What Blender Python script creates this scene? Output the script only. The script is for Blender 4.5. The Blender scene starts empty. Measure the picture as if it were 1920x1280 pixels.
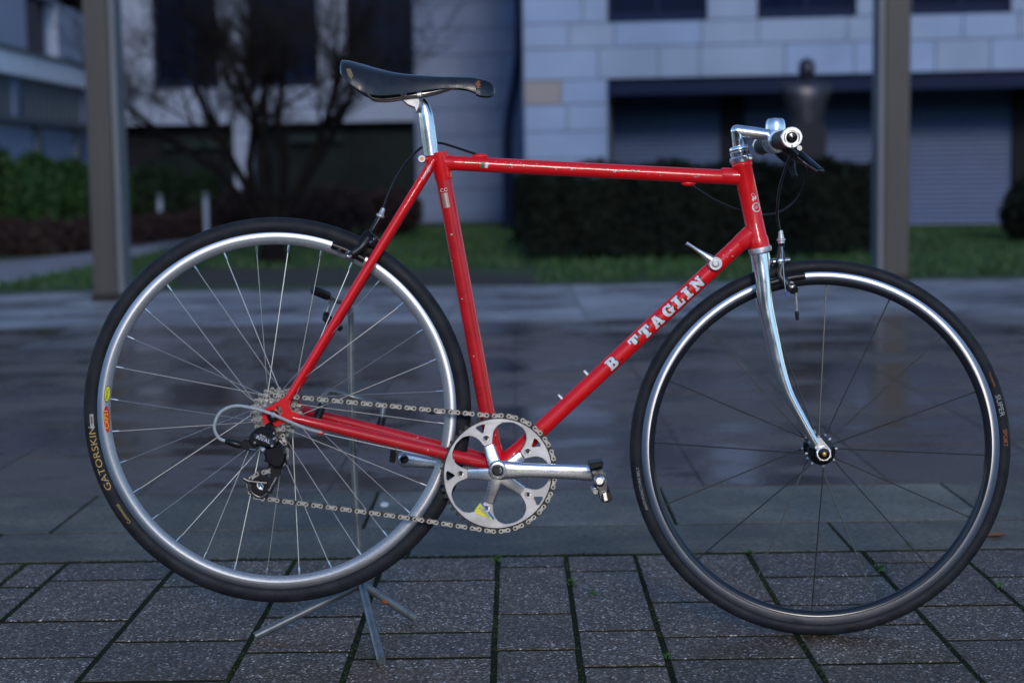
import bpy, math, random
import numpy as np
from mathutils import Vector, Matrix
from mathutils.geometry import tessellate_polygon
R = math.radians
PI = math.pi
rnd = random.Random(7)
nrng = np.random.default_rng(7)
scene = bpy.context.scene
COL = scene.collection

# ------------------------------------------------------------------ camera
FPX = 3100.0                      # focal length in photo pixels (1920 wide)
dY = Vector((4, 317, -FPX)).normalized()
ROLL = 0.0148
dX = Vector((1, ROLL, (4 + 317 * ROLL) / FPX)).normalized()
dZ = dX.cross(dY).normalized()
MC = Matrix((dX, dY, dZ))         # camera axes expressed in world axes


def raydir(px, py):
    return MC @ Vector(((px - 960) / FPX, (640 - py) / FPX, -1))


_c = raydir(1540, 1190) * 2.977   # front tyre contact, metres from the camera
CAMX, CAMD, CAMH = 0.0, _c.y, -_c.z
CAM = Vector((CAMX, -CAMD, CAMH))

cd = bpy.data.cameras.new('camera')
cd.sensor_width = 36
cd.lens = FPX / 1920 * 36
cd.sensor_fit = 'HORIZONTAL'
cd.clip_end = 500
cd.clip_start = 0.05
cd.dof.use_dof = True
cd.dof.focus_distance = 2.93
cd.dof.aperture_fstop = 3.2
cam = bpy.data.objects.new('camera', cd)
COL.objects.link(cam)
cam.matrix_world = Matrix.Translation(CAM) @ MC.to_4x4()
scene.camera = cam

# ------------------------------------------------------------------ sky, sun, exposure
SUN_EL, SUN_AZ = 20.0, -6.0       # behind the camera, a touch to the right
w = bpy.data.worlds.new('World')
scene.world = w
w.use_nodes = True
nt = w.node_tree
bg = nt.nodes['Background']
sky = nt.nodes.new('ShaderNodeTexSky')
sky.sky_type = 'NISHITA'
sky.sun_disc = False
sky.sun_elevation = R(SUN_EL)
sky.sun_rotation = R(180 + SUN_AZ)
sky.ozone_density = 4.0
sky.air_density = 1.0
sky.dust_density = 0.15
nt.links.new(sky.outputs[0], bg.inputs[0])
bg.inputs[1].default_value = 0.15
sl = bpy.data.lights.new('sun', 'SUN')
sl.energy = 0.92
sl.angle = R(10)
sl.color = (1.0, 0.90, 0.76)
so = bpy.data.objects.new('sun', sl)
COL.objects.link(so)
_az = R(SUN_AZ)
_sd = Vector((-math.sin(_az) * math.cos(R(SUN_EL)), -math.cos(_az) * math.cos(R(SUN_EL)), math.sin(R(SUN_EL))))
so.rotation_euler = _sd.to_track_quat('Z', 'Y').to_euler()
so.location = (0, -6, 6)
vs = scene.view_settings
vs.view_transform = 'Standard'
vs.look = 'None'
vs.gamma = 1
vs.use_curve_mapping = False
vs.exposure = 0.70
scene.cycles.use_denoising = True
scene.cycles.max_bounces = 6
scene.cycles.diffuse_bounces = 3
scene.cycles.glossy_bounces = 4
scene.cycles.sample_clamp_indirect = 6

# ------------------------------------------------------------------ pixel -> place helpers


def G(px, py, z=0.0):
    d = raydir(px, py)
    return CAM + d * ((z - CAM.z) / d.z)


def PD(px, py, dist):             # on the vertical plane this far in front of the camera
    d = raydir(px, py)
    return CAM + d * (dist / d.y)


# bike frame of reference: x forward, y away from the camera, z up, leaning slightly away
BYAW, BLEAN = R(1.3), R(-1.8)
BORG = CAM + raydir(1540, 1190) * 2.977
BORG.z = 0.0
BM = Matrix.Translation(BORG) @ Matrix.Rotation(BYAW, 4, 'Z') @ Matrix.Rotation(BLEAN, 4, 'X')
BI = BM.inverted()
_bc = BI @ CAM


def B(px, py, lat=0.0):           # lat: metres towards the camera from the bike's middle plane
    d = BI.to_3x3() @ raydir(px, py)
    return _bc + d * ((-lat - _bc.y) / d.y)


PXM = 1 / 1046.0                  # metres per photo pixel at the bike

# ------------------------------------------------------------------ mesh helpers


class MB:
    def __init__(s):
        s.v, s.f, s.m = [], [], []

    def add(s, vs, fs, mi=0):
        o = len(s.v)
        s.v += [tuple(x) for x in vs]
        s.f += [tuple(i + o for i in f) for f in fs]
        s.m += [mi] * len(fs)
        return s

    def mesh(s, name, mats, smooth=True, angle=40):
        me = bpy.data.meshes.new(name)
        me.from_pydata(s.v, [], s.f)
        for m in (mats if isinstance(mats, (list, tuple)) else [mats]):
            me.materials.append(m)
        if len(set(s.m)) > 1:
            me.polygons.foreach_set('material_index', s.m)
        if smooth:
            me.polygons.foreach_set('use_smooth', [True] * len(me.polygons))
            me.set_sharp_from_angle(angle=R(angle))
        me.update()
        return me


def link(name, me, parent=None):
    o = bpy.data.objects.new(name, me)
    COL.objects.link(o)
    if parent is not None:
        o.parent = parent
    return o


def obj(name, mb, mats, parent=None, smooth=True, angle=40):
    return link(name, mb.mesh(name, mats, smooth, angle), parent)


def tag(o, label=None, cat=None, group=None, kind=None):
    if label:
        o['label'] = label
    if cat:
        o['category'] = cat
    if group:
        o['group'] = group
    if kind:
        o['kind'] = kind
    return o


def thing(name, label, cat, loc=(0, 0, 0), rotz=0, group=None):
    o = link(name, None)
    o.location = loc
    o.rotation_euler = (0, 0, rotz)
    return tag(o, label, cat, group)


def frame_at(d, up=Vector((0, 1, 0))):
    d = d.normalized()
    if abs(d.dot(up)) > 0.98:
        up = Vector((0, 0, 1)) if abs(d.z) < 0.9 else Vector((1, 0, 0))
    a = d.cross(up).normalized()
    return a, a.cross(d).normalized()


def tube(mb, pts, r, seg=12, cap=True, mi=0, flat=1.0):
    pts = [Vector(p) for p in pts]
    n = len(pts)
    rs = r if isinstance(r, (list, tuple)) else [r] * n
    vs, fs = [], []
    a = None
    for i, p in enumerate(pts):
        d = (pts[min(i + 1, n - 1)] - pts[max(i - 1, 0)])
        if d.length < 1e-9:
            d = Vector((0, 0, 1))
        d.normalize()
        if a is None:
            a, b = frame_at(d)
        else:
            a = (a - d * a.dot(d)).normalized()
            b = a.cross(d)
        b = a.cross(d).normalized()
        for k in range(seg):
            t = 2 * PI * k / seg
            vs.append(p + (a * math.cos(t) + b * math.sin(t) * flat) * rs[i])
    for i in range(n - 1):
        for k in range(seg):
            k2 = (k + 1) % seg
            fs.append((i * seg + k, i * seg + k2, (i + 1) * seg + k2, (i + 1) * seg + k))
    if cap:
        fs.append(tuple(range(seg - 1, -1, -1)))
        fs.append(tuple((n - 1) * seg + k for k in range(seg)))
    return mb.add(vs, fs, mi)


def spline(pts, n=8):             # Catmull-Rom through the points
    P = [Vector(p) for p in pts]
    P = [P[0] * 2 - P[1]] + P + [P[-1] * 2 - P[-2]]
    out = []
    for i in range(1, len(P) - 2):
        for k in range(n):
            t = k / n
            p0, p1, p2, p3 = P[i - 1:i + 3]
            out.append(0.5 * ((2 * p1) + (p2 - p0) * t + (2 * p0 - 5 * p1 + 4 * p2 - p3) * t * t
                              + (3 * p1 - p0 - 3 * p2 + p3) * t ** 3))
    out.append(P[-2])
    return out


def interp(vals, n):
    out = []
    for i in range(len(vals) - 1):
        for k in range(n):
            out.append(vals[i] + (vals[i + 1] - vals[i]) * k / n)
    out.append(vals[-1])
    return out


def lathe(mb, prof, c=(0, 0, 0), axis=Vector((0, 1, 0)), seg=48, closed=False, mi=0):
    """prof: (radius, offset along axis)"""
    c = Vector(c)
    axis = Vector(axis).normalized()
    a = Vector((1, 0, 0)) if abs(axis.x) < 0.9 else Vector((0, 0, 1))
    a = (a - axis * a.dot(axis)).normalized()
    b = axis.cross(a)
    n = len(prof)
    vs, fs = [], []
    for r_, h in prof:
        for k in range(seg):
            t = 2 * PI * k / seg
            vs.append(c + axis * h + (a * math.cos(t) + b * math.sin(t)) * max(r_, 1e-5))
    rng = range(n) if closed else range(n - 1)
    for i in rng:
        j = (i + 1) % n
        for k in range(seg):
            k2 = (k + 1) % seg
            fs.append((i * seg + k, i * seg + k2, j * seg + k2, j * seg + k))
    if not closed:
        if prof[0][0] > 1e-4:
            fs.append(tuple(range(seg - 1, -1, -1)))
        if prof[-1][0] > 1e-4:
            fs.append(tuple((n - 1) * seg + k for k in range(seg)))
    return mb.add(vs, fs, mi)


def prism(mb, loops, y0, y1, mi=0, bev=0.0):
    """loops in (x, z): outer first then holes; extruded from y0 to y1 (bev insets the y0 face)"""
    L = [[Vector((p[0], p[1], 0)) for p in lp] for lp in loops]
    tris = tessellate_polygon(L)
    flat = [p for lp in L for p in lp]
    n = len(flat)
    front = [(p.x, y0, p.y) for p in flat]
    if bev:
        front, k = [], 0
        for li, lp in enumerate(L):
            area = sum(lp[i].x * lp[(i + 1) % len(lp)].y - lp[(i + 1) % len(lp)].x * lp[i].y for i in range(len(lp)))
            sg = (1 if area > 0 else -1) * (1 if li == 0 else -1)
            for i, p in enumerate(lp):
                e1 = (p - lp[i - 1])
                e2 = (lp[(i + 1) % len(lp)] - p)
                nn = Vector((-(e1.y), e1.x, 0)).normalized() + Vector((-(e2.y), e2.x, 0)).normalized()
                if nn.length > 1e-6:
                    nn.normalize()
                q = p + nn * bev * sg
                front.append((q.x, y0, q.y))
        rim = [(p.x, y0 + bev * (1 if y1 > y0 else -1), p.y) for p in flat]
        back = [(p.x, y1, p.y) for p in flat]
        vs = front + rim + back
        fs = [tuple(t) for t in tris] + [tuple(i + 2 * n for i in reversed(t)) for t in tris]
        o = 0
        for lp in L:
            m = len(lp)
            for i in range(m):
                j = (i + 1) % m
                fs.append((o + i, o + j, n + o + j, n + o + i))
                fs.append((n + o + i, n + o + j, 2 * n + o + j, 2 * n + o + i))
            o += m
    else:
        vs = front + [(p.x, y1, p.y) for p in flat]
        fs = [tuple(t) for t in tris] + [tuple(i + n for i in reversed(t)) for t in tris]
        o = 0
        for lp in L:
            m = len(lp)
            for i in range(m):
                j = (i + 1) % m
                fs.append((o + i, o + j, n + o + j, n + o + i))
            o += m
    return mb.add(vs, fs, mi)


def box(mb, lo, hi, mi=0, bev=0.0):
    x0, y0, z0 = lo
    x1, y1, z1 = hi
    if not bev:
        vs = [(x0, y0, z0), (x1, y0, z0), (x1, y1, z0), (x0, y1, z0), (x0, y0, z1), (x1, y0, z1), (x1, y1, z1), (x0, y1, z1)]
        fs = [(0, 3, 2, 1), (4, 5, 6, 7), (0, 1, 5, 4), (1, 2, 6, 5), (2, 3, 7, 6), (3, 0, 4, 7)]
        return mb.add(vs, fs, mi)
    b = bev
    vs, fs = [], []
    for z, i in ((z0, b), (z0 + b, 0), (z1 - b, 0), (z1, b)):
        vs += [(x0 + i + (b if i == 0 else 0), y0 + i, z), (x1 - i - (b if i == 0 else 0), y0 + i, z),
               (x1 - i, y0 + i + (b if i == 0 else 0), z), (x1 - i, y1 - i - (b if i == 0 else 0), z),
               (x1 - i - (b if i == 0 else 0), y1 - i, z), (x0 + i + (b if i == 0 else 0), y1 - i, z),
               (x0 + i, y1 - i - (b if i == 0 else 0), z), (x0 + i, y0 + i + (b if i == 0 else 0), z)]
    fs.append(tuple(range(7, -1, -1)))
    for k in range(3):
        for i in range(8):
            j = (i + 1) % 8
            fs.append((k * 8 + i, k * 8 + j, k * 8 + 8 + j, k * 8 + 8 + i))
    fs.append(tuple(range(24, 32)))
    return mb.add(vs, fs, mi)


def ball(mb, c, r, seg=12, rings=8, sc=(1, 1, 1), mi=0):
    c = Vector(c)
    vs, fs = [], []
    for i in range(rings + 1):
        th = PI * i / rings
        for k in range(seg):
            t = 2 * PI * k / seg
            vs.append((c.x + r * sc[0] * math.sin(th) * math.cos(t), c.y + r * sc[1] * math.sin(th) * math.sin(t), c.z + r * sc[2] * math.cos(th)))
    for i in range(rings):
        for k in range(seg):
            k2 = (k + 1) % seg
            fs.append((i * seg + k, (i + 1) * seg + k, (i + 1) * seg + k2, i * seg + k2))
    return mb.add(vs, fs, mi)


def soup(name, V, F, mats, parent=None, mi=None, smooth=False):
    """big numpy meshes: V (n,3), F (m,k)"""
    me = bpy.data.meshes.new(name)
    me.from_pydata(V.tolist(), [], F.tolist())
    for m in (mats if isinstance(mats, (list, tuple)) else [mats]):
        me.materials.append(m)
    if mi is not None:
        me.polygons.foreach_set('material_index', mi)
    if smooth:
        me.polygons.foreach_set('use_smooth', [True] * len(me.polygons))
    return link(name, me, parent)


def leaves(C, N, size, spread=0.6):
    """one folded leaf (two triangles) at every point of C, facing roughly along N"""
    n = len(C)
    D = N * (1 - spread) + nrng.normal(size=(n, 3)) * spread
    D /= np.linalg.norm(D, axis=1)[:, None] + 1e-9
    T = np.cross(D, nrng.normal(size=(n, 3)))
    T /= np.linalg.norm(T, axis=1)[:, None] + 1e-9
    S = np.cross(D, T)
    s = size * (0.6 + 0.8 * nrng.random(n))[:, None]
    a, b = C - T * s, C + T * s
    c = C + S * s * 0.45 + D * s * 0.15
    d = C - S * s * 0.45 + D * s * 0.15
    V = np.stack([a, c, b, d], 1).reshape(-1, 3)
    i = np.arange(n)[:, None] * 4
    F = np.concatenate([np.hstack([i, i + 1, i + 2]), np.hstack([i, i + 2, i + 3])])
    return V, F


# ------------------------------------------------------------------ materials


def mat(name, color, rough=0.5, metal=0.0, coat=0.0, spec=0.5, **kw):
    m = bpy.data.materials.new(name)
    m.use_nodes = True
    b = m.node_tree.nodes['Principled BSDF']
    b.inputs['Base Color'].default_value = (*color, 1)
    b.inputs['Roughness'].default_value = rough
    b.inputs['Metallic'].default_value = metal
    b.inputs['Coat Weight'].default_value = coat
    b.inputs['Coat Roughness'].default_value = 0.06
    b.inputs['Specular IOR Level'].default_value = spec
    for k, v in kw.items():
        b.inputs[k.replace('_', ' ')].default_value = v
    return m


def nodes(m):
    return m.node_tree.nodes, m.node_tree.links, m.node_tree.nodes['Principled BSDF']


def noise(m, scale, detail=4, rough=0.55, coord='Object', sc3=None):
    N, L, b = nodes(m)
    if coord == 'World':
        tc = N.new('ShaderNodeNewGeometry')
        src = tc.outputs['Position']
    else:
        tc = N.new('ShaderNodeTexCoord')
        src = tc.outputs['Object']
    if sc3:
        mp = N.new('ShaderNodeMapping')
        mp.inputs['Scale'].default_value = sc3
        L.new(src, mp.inputs[0])
        src = mp.outputs[0]
    n = N.new('ShaderNodeTexNoise')
    n.inputs['Scale'].default_value = scale
    n.inputs['Detail'].default_value = detail
    n.inputs['Roughness'].default_value = rough
    L.new(src, n.inputs['Vector'])
    return n.outputs['Fac'], src


def ramp(m, fac, stops, const=False):
    N, L, b = nodes(m)
    r_ = N.new('ShaderNodeValToRGB')
    e = r_.color_ramp.elements
    while len(e) < len(stops):
        e.new(0.5)
    for i, (p, c) in enumerate(stops):
        e[i].position = p
        e[i].color = (*c, 1) if isinstance(c, (tuple, list)) else (c, c, c, 1)
    if const:
        r_.color_ramp.interpolation = 'CONSTANT'
    L.new(fac, r_.inputs[0])
    return r_.outputs[0]


def mix(m, fac, a, b_):
    N, L, b = nodes(m)
    x = N.new('ShaderNodeMix')
    x.data_type = 'RGBA'
    for s, v in ((x.inputs[0], fac), (x.inputs[6], a), (x.inputs[7], b_)):
        if isinstance(v, (int, float)):
            s.default_value = v
        elif isinstance(v, tuple):
            s.default_value = (*v, 1)
        else:
            L.new(v, s)
    return x.outputs[2]


def bump(m, h, strength=0.3, dist=0.01):
    N, L, b = nodes(m)
    bp = N.new('ShaderNodeBump')
    bp.inputs['Strength'].default_value = strength
    bp.inputs['Distance'].default_value = dist
    L.new(h, bp.inputs['Height'])
    L.new(bp.outputs[0], b.inputs['Normal'])


def setc(m, sock, name='Base Color'):
    N, L, b = nodes(m)
    L.new(sock, b.inputs[name])


def varied(name, c1, c2, scale, rough=0.5, bumps=0.0, coord='Object', metal=0.0, r2=None, **kw):
    m = mat(name, c1, rough, metal, **kw)
    f, src = noise(m, scale, coord=coord)
    setc(m, ramp(m, f, [(0.32, c1), (0.68, c2)]))
    if r2 is not None:
        f2, _ = noise(m, scale * 0.7, coord=coord)
        setc(m, ramp(m, f2, [(0.35, rough), (0.65, r2)]), 'Roughness')
    if bumps:
        f3, _ = noise(m, scale * 4, coord=coord)
        bump(m, f3, bumps, 0.01)
    return m


def chipped_paint(name, base, chips=0.62, sc3=None, scale=150, dirt=0.0):
    m = mat(name, base, 0.45, coat=0.5, spec=0.25)
    m.node_tree.nodes['Principled BSDF'].inputs['Coat Roughness'].default_value = 0.035
    N, L, b = nodes(m)
    f, src = noise(m, scale, 3, 0.5, sc3=sc3)
    f2, _ = noise(m, 14, 2)
    mul = N.new('ShaderNodeMath')
    mul.operation = 'MULTIPLY_ADD'
    L.new(f2, mul.inputs[0])
    mul.inputs[1].default_value = 0.35
    L.new(f, mul.inputs[2])
    mask = ramp(m, mul.outputs[0], [(chips + 0.17, 0.0), (chips + 0.19, 1.0)])
    f3, _ = noise(m, 30, 5, 0.7)
    basev = ramp(m, f3, [(0.3, tuple(c * (0.86 - dirt) for c in base)), (0.62, base)])
    c = mix(m, mask, basev, (0.48, 0.46, 0.48))
    setc(m, c)
    f4, _ = noise(m, 60, 4)
    setc(m, ramp(m, f4, [(0.3, 0.34), (0.75, 0.48)]), 'Roughness')
    return m


RED = (0.74, 0.004, 0.009)
M = {}
M['red'] = chipped_paint('red_paint', RED, 0.79)
M['red_top'] = chipped_paint('red_paint_chipped', RED, 0.735, scale=190)
M['red_low'] = chipped_paint('red_paint_worn', (0.56, 0.007, 0.014), 0.755, scale=140, dirt=0.1)
M['chrome'] = varied('chrome', (0.86, 0.87, 0.90), (0.76, 0.77, 0.80), 60, 0.06, metal=1.0, r2=0.16)
M['fork_chrome'] = varied('fork_chrome', (0.88, 0.89, 0.92), (0.80, 0.81, 0.84), 50, 0.15, metal=1.0, r2=0.24)
M['alloy'] = varied('polished_alloy', (0.76, 0.77, 0.80), (0.68, 0.69, 0.72), 60, 0.22, metal=1.0, r2=0.30)
M['satin'] = varied('satin_alloy', (0.60, 0.59, 0.61), (0.50, 0.49, 0.51), 90, 0.45, metal=0.8, r2=0.55)
M['steel'] = varied('chain_steel', (0.62, 0.61, 0.61), (0.28, 0.275, 0.27), 400, 0.3, metal=1.0)
M['darksteel'] = varied('oily_steel', (0.035, 0.034, 0.034), (0.012, 0.012, 0.013), 300, 0.4, metal=0.3)
M['sprocket'] = varied('sprocket_steel', (0.34, 0.34, 0.36), (0.05, 0.05, 0.055), 170, 0.3, metal=0.9)
M['spoke'] = mat('spoke_steel', (0.55, 0.55, 0.55), 0.28, 1.0)
M['blackspoke'] = mat('black_spoke', (0.012, 0.012, 0.015), 0.35)
M['zinc'] = varied('zinc_plated_tube', (0.20, 0.22, 0.235), (0.13, 0.145, 0.155), 40, 0.34, metal=0.6, r2=0.45)
M['black'] = mat('black_plastic', (0.008, 0.008, 0.011), 0.34, spec=0.3)
M['gloss'] = mat('black_gloss', (0.005, 0.006, 0.009), 0.18, coat=0.15, spec=0.35)
M['leather'] = varied('black_saddle_leather', (0.010, 0.011, 0.016), (0.018, 0.019, 0.026), 60, 0.26, bumps=0.05, r2=0.42, coat=0.08, spec=0.4)
M['rubber'] = varied('tyre_rubber', (0.009, 0.010, 0.014), (0.020, 0.021, 0.026), 35, 0.62, bumps=0.08, r2=0.5, spec=0.18)
M['pedal'] = varied('scuffed_pedal_steel', (0.26, 0.26, 0.28), (0.03, 0.03, 0.034), 150, 0.25, metal=0.95)
M['grip'] = mat('grip_rubber', (0.014, 0.014, 0.016), 0.6)
M['white'] = varied('white_decal', (0.72, 0.72, 0.74), (0.62, 0.62, 0.64), 200, 0.35)
M['ink'] = mat('black_decal', (0.01, 0.008, 0.01), 0.35)
M['gold'] = mat('gold_print', (0.42, 0.27, 0.075), 0.5)
M['greyprint'] = mat('grey_print', (0.30, 0.32, 0.33), 0.5)
M['orange'] = mat('orange_print', (0.35, 0.09, 0.02), 0.5)
M['yellow'] = mat('yellow_sticker', (0.78, 0.70, 0.04), 0.4)
M['redink'] = mat('red_sticker', (0.55, 0.02, 0.01), 0.4)
M['blueink'] = mat('blue_sticker', (0.04, 0.14, 0.5), 0.4)
M['green'] = mat('green_decal', (0.01, 0.16, 0.06), 0.4)
M['purple'] = mat('purple_tip', (0.10, 0.05, 0.5), 0.4)
M['navy'] = mat('navy_panel', (0.012, 0.018, 0.05), 0.3)
M['housing'] = varied('grey_cable_housing', (0.42, 0.45, 0.47), (0.30, 0.33, 0.35), 200, 0.5)
M['sticker'] = mat('bare_metal_sticker', (0.38, 0.27, 0.24), 0.35, 0.6)
M['rust'] = mat('rusty_brown', (0.22, 0.075, 0.03), 0.7)
M['brass'] = mat('brass', (0.45, 0.24, 0.08), 0.4, 0.8)


def rim_metal(name, c, rough, aniso=0.85):
    m = mat(name, c, rough, 1.0)
    N, L, b = nodes(m)
    tg = N.new('ShaderNodeTangent')
    tg.direction_type = 'RADIAL'
    tg.axis = 'Y'
    b.inputs['Anisotropic'].default_value = aniso
    b.inputs['Anisotropic Rotation'].default_value = 0.0
    L.new(tg.outputs[0], b.inputs['Tangent'])
    f, _ = noise(m, 25, 4)
    setc(m, ramp(m, f, [(0.3, tuple(x * 0.88 for x in c)), (0.7, c)]))
    return m


M['brake'] = rim_metal('machined_brake_track', (0.36, 0.37, 0.42), 0.30, 0.9)
M['brake_rear'] = rim_metal('satin_brake_track', (0.50, 0.51, 0.55), 0.40, 0.75)
M['rim_grey'] = varied('anodised_rim', (0.40, 0.42, 0.45), (0.31, 0.33, 0.36), 220, 0.45, metal=0.6)
M['rim_black'] = mat('black_rim', (0.012, 0.013, 0.02), 0.22)

# ------------------------------------------------------------------ SETTING : ground


def tone(m, col, lo, hi):
    N, L, b = nodes(m)
    oi = N.new('ShaderNodeObjectInfo')
    mr = N.new('ShaderNodeMapRange')
    mr.inputs[3].default_value = lo
    mr.inputs[4].default_value = hi
    L.new(oi.outputs['Random'], mr.inputs[0])
    x = N.new('ShaderNodeMix')
    x.data_type = 'RGBA'
    x.blend_type = 'MULTIPLY'
    x.inputs[0].default_value = 1
    L.new(col, x.inputs[6])
    L.new(mr.outputs[0], x.inputs[7])
    return x.outputs[2]


def paver_mat(name, base, tint):
    m = mat(name, base, 0.5, spec=0.5)
    N, L, b = nodes(m)
    g = N.new('ShaderNodeNewGeometry')
    v = N.new('ShaderNodeTexVoronoi')
    v.inputs['Scale'].default_value = 250
    L.new(g.outputs['Position'], v.inputs['Vector'])
    stones = ramp(m, v.outputs['Color'], [(0.0, tuple(c * 0.45 for c in base)), (0.42, base), (0.62, tint), (0.82, (0.30, 0.245, 0.20)), (0.92, (0.85, 0.76, 0.66))])
    gap = ramp(m, v.outputs['Distance'], [(0.0, 1.0), (0.55, 0.75), (0.8, 0.22)])
    mul = N.new('ShaderNodeMix')
    mul.data_type = 'RGBA'
    mul.blend_type = 'MULTIPLY'
    mul.inputs[0].default_value = 0.8
    L.new(stones, mul.inputs[6])
    L.new(gap, mul.inputs[7])
    f, _ = noise(m, 5, 5, coord='World')
    wet = ramp(m, f, [(0.3, 0.72), (0.7, 1.12)])
    mu2 = N.new('ShaderNodeMix')
    mu2.data_type = 'RGBA'
    mu2.blend_type = 'MULTIPLY'
    mu2.inputs[0].default_value = 1
    L.new(mul.outputs[2], mu2.inputs[6])
    L.new(wet, mu2.inputs[7])
    setc(m, tone(m, mu2.outputs[2], 0.80, 1.22))
    setc(m, ramp(m, v.outputs['Color'], [(0.2, 0.55), (0.9, 0.32)]), 'Roughness')
    bump(m, v.outputs['Distance'], 0.55, 0.002)
    return m


PAV = [paver_mat('aggregate_paver_%s' % n, c, t) for n, c, t in (
    ('grey', (0.094, 0.056, 0.028), (0.155, 0.096, 0.050)), ('brown', (0.098, 0.055, 0.026), (0.16, 0.092, 0.046)),
    ('dark', (0.080, 0.051, 0.028), (0.135, 0.090, 0.053)))]


def wet_mat(name, c1, c2, r_lo, r_hi, rscale, bumpy=0.10, spec=0.45):
    m = mat(name, c1, 0.3, spec=spec)
    N, L, b = nodes(m)
    f, _ = noise(m, 3.0, 6, 0.6, coord='World')
    f2, _ = noise(m, 75, 6, 0.75, coord='World')
    base = ramp(m, f, [(0.3, c1), (0.7, c2)])
    fine = ramp(m, f2, [(0.32, 0.45), (0.68, 1.5)])
    x = N.new('ShaderNodeMix')
    x.data_type = 'RGBA'
    x.blend_type = 'MULTIPLY'
    x.inputs[0].default_value = 1
    L.new(base, x.inputs[6])
    L.new(fine, x.inputs[7])
    f3, _ = noise(m, rscale, 6, 0.65, coord='World', sc3=(0.55, 1, 1))
    dry = ramp(m, f3, [(0.44, 1.0), (0.56, 1.55)])      # drier patches are paler and duller
    x2 = N.new('ShaderNodeMix')
    x2.data_type = 'RGBA'
    x2.blend_type = 'MULTIPLY'
    x2.inputs[0].default_value = 1
    L.new(x.outputs[2], x2.inputs[6])
    L.new(dry, x2.inputs[7])
    setc(m, tone(m, x2.outputs[2], 0.78, 1.22))
    setc(m, ramp(m, f3, [(0.44, r_lo), (0.56, r_hi)]), 'Roughness')
    f4, _ = noise(m, 48, 5, 0.7, coord='World')
    bump(m, f4, bumpy, 0.004)
    return m


SLAB = [wet_mat('wet_slab_red', (0.046, 0.033, 0.025), (0.066, 0.047, 0.036), 0.10, 0.48, 2.0),
        wet_mat('wet_slab_brown', (0.042, 0.031, 0.024), (0.060, 0.044, 0.034), 0.12, 0.50, 2.0),
        wet_mat('wet_slab_plum', (0.050, 0.034, 0.027), (0.070, 0.048, 0.038), 0.09, 0.46, 2.0)]
MIDS = wet_mat('drying_slab', (0.080, 0.068, 0.066), (0.115, 0.10, 0.098), 0.14, 0.36, 1.4)
KERB = [wet_mat('kerb_stone_blue', (0.078, 0.072, 0.062), (0.135, 0.122, 0.100), 0.42, 0.62, 3, 0.5, 0.10),
        wet_mat('kerb_stone_grey', (0.070, 0.067, 0.057), (0.125, 0.115, 0.094), 0.40, 0.60, 3, 0.5, 0.10)]
PALE = [wet_mat('pale_slab', (0.15, 0.148, 0.16), (0.21, 0.208, 0.22), 0.22, 0.5, 2),
        wet_mat('pale_slab_cool', (0.135, 0.135, 0.15), (0.19, 0.188, 0.20), 0.2, 0.46, 2)]
M['joint'] = varied('mossy_joint', (0.008, 0.010, 0.005), (0.020, 0.026, 0.008), 18, 0.95, bumps=0.6, coord='World', spec=0.1)
M['dirt'] = varied('dark_earth', (0.014, 0.011, 0.009), (0.028, 0.022, 0.018), 6, 0.95, bumps=0.5, coord='World')
M['asphalt'] = varied('far_ground', (0.045, 0.045, 0.048), (0.06, 0.06, 0.062), 2, 0.8, coord='World')
M['lawn'] = varied('lawn_soil', (0.012, 0.032, 0.006), (0.02, 0.05, 0.008), 2.5, 0.9, coord='World')
M['path'] = wet_mat('path_stone', (0.16, 0.16, 0.185), (0.20, 0.20, 0.23), 0.35, 0.6, 2)

mb = MB()
box(mb, (-120, -60, -0.30), (120, 160, -0.06))
tag(obj('ground', mb, M['asphalt'], smooth=False), 'wide dark ground under the square and gardens', kind='structure')

# paver field -------------------------------------------------------
# long joints measured on the photograph (pixels -> X on the ground)
jx = [G(-180, 1240).x, G(40, 1130).x, G(218, 1192).x, G(473, 1192).x, G(671, 1192).x, G(928, 1192).x, G(1081, 1192).x,
      G(1238, 1192).x, G(1496, 1192).x, G(1763, 1192).x, G(1872, 1100).x]
jx = [jx[0] - 0.25, jx[0]] + jx[1:]
for s_ in (0.25, 0.2, 0.25, 0.15, 0.25):
    jx.append(jx[-1] + s_)
for s_ in (0.2, 0.25):
    jx.insert(0, jx[0] - s_)
Y_EDGE = G(960, 1041).y           # where the pavers end
# cross joints seen in the photograph, by column (pixel x of the column, rows)
cross = {0: [(60, 1100)], 2: [], 3: [(400, 1098), (400, 1200)], 4: [(580, 1156), (580, 1221)], 5: [(800, 1088), (800, 1185)],
         6: [(1000, 1062), (1000, 1150), (1000, 1218)], 7: [(1160, 1070), (1160, 1181), (1160, 1249)],
         8: [(1360, 1127), (1360, 1192), (1360, 1234)], 9: [(1650, 1055), (1650, 1078), (1650, 1132), (1650, 1170)],
         10: [(1860, 1133), (1860, 1199)]}
pave = obj('pavement', box(MB(), (jx[0] - 0.02, -4.2, -0.06), (jx[-1] + 0.02, Y_EDGE, -0.0012)), M['joint'], smooth=False)
tag(pave, 'mossy joint bed of the small paver field', kind='structure')
cells = []
for c in range(len(jx) - 1):
    k0 = c - 2
    ys = []
    for kk, lst in cross.items():
        x_mid = (jx[c] + jx[c + 1]) / 2
        for (px, py) in lst:
            g = G(px, py)
            if jx[c] < g.x < jx[c + 1]:
                ys.append(g.y)
    ys = sorted(ys)
    top = Y_EDGE - 0.008
    edges = [top]
    y = top
    for q in reversed(ys):
        edges.append(q)
        y = q
    while y > -4.0:
        y -= rnd.choice((0.16, 0.24, 0.24, 0.32))
        edges.append(y)
    for i in range(len(edges) - 1):
        cells.append((jx[c], jx[c + 1], edges[i + 1], edges[i]))
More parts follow.
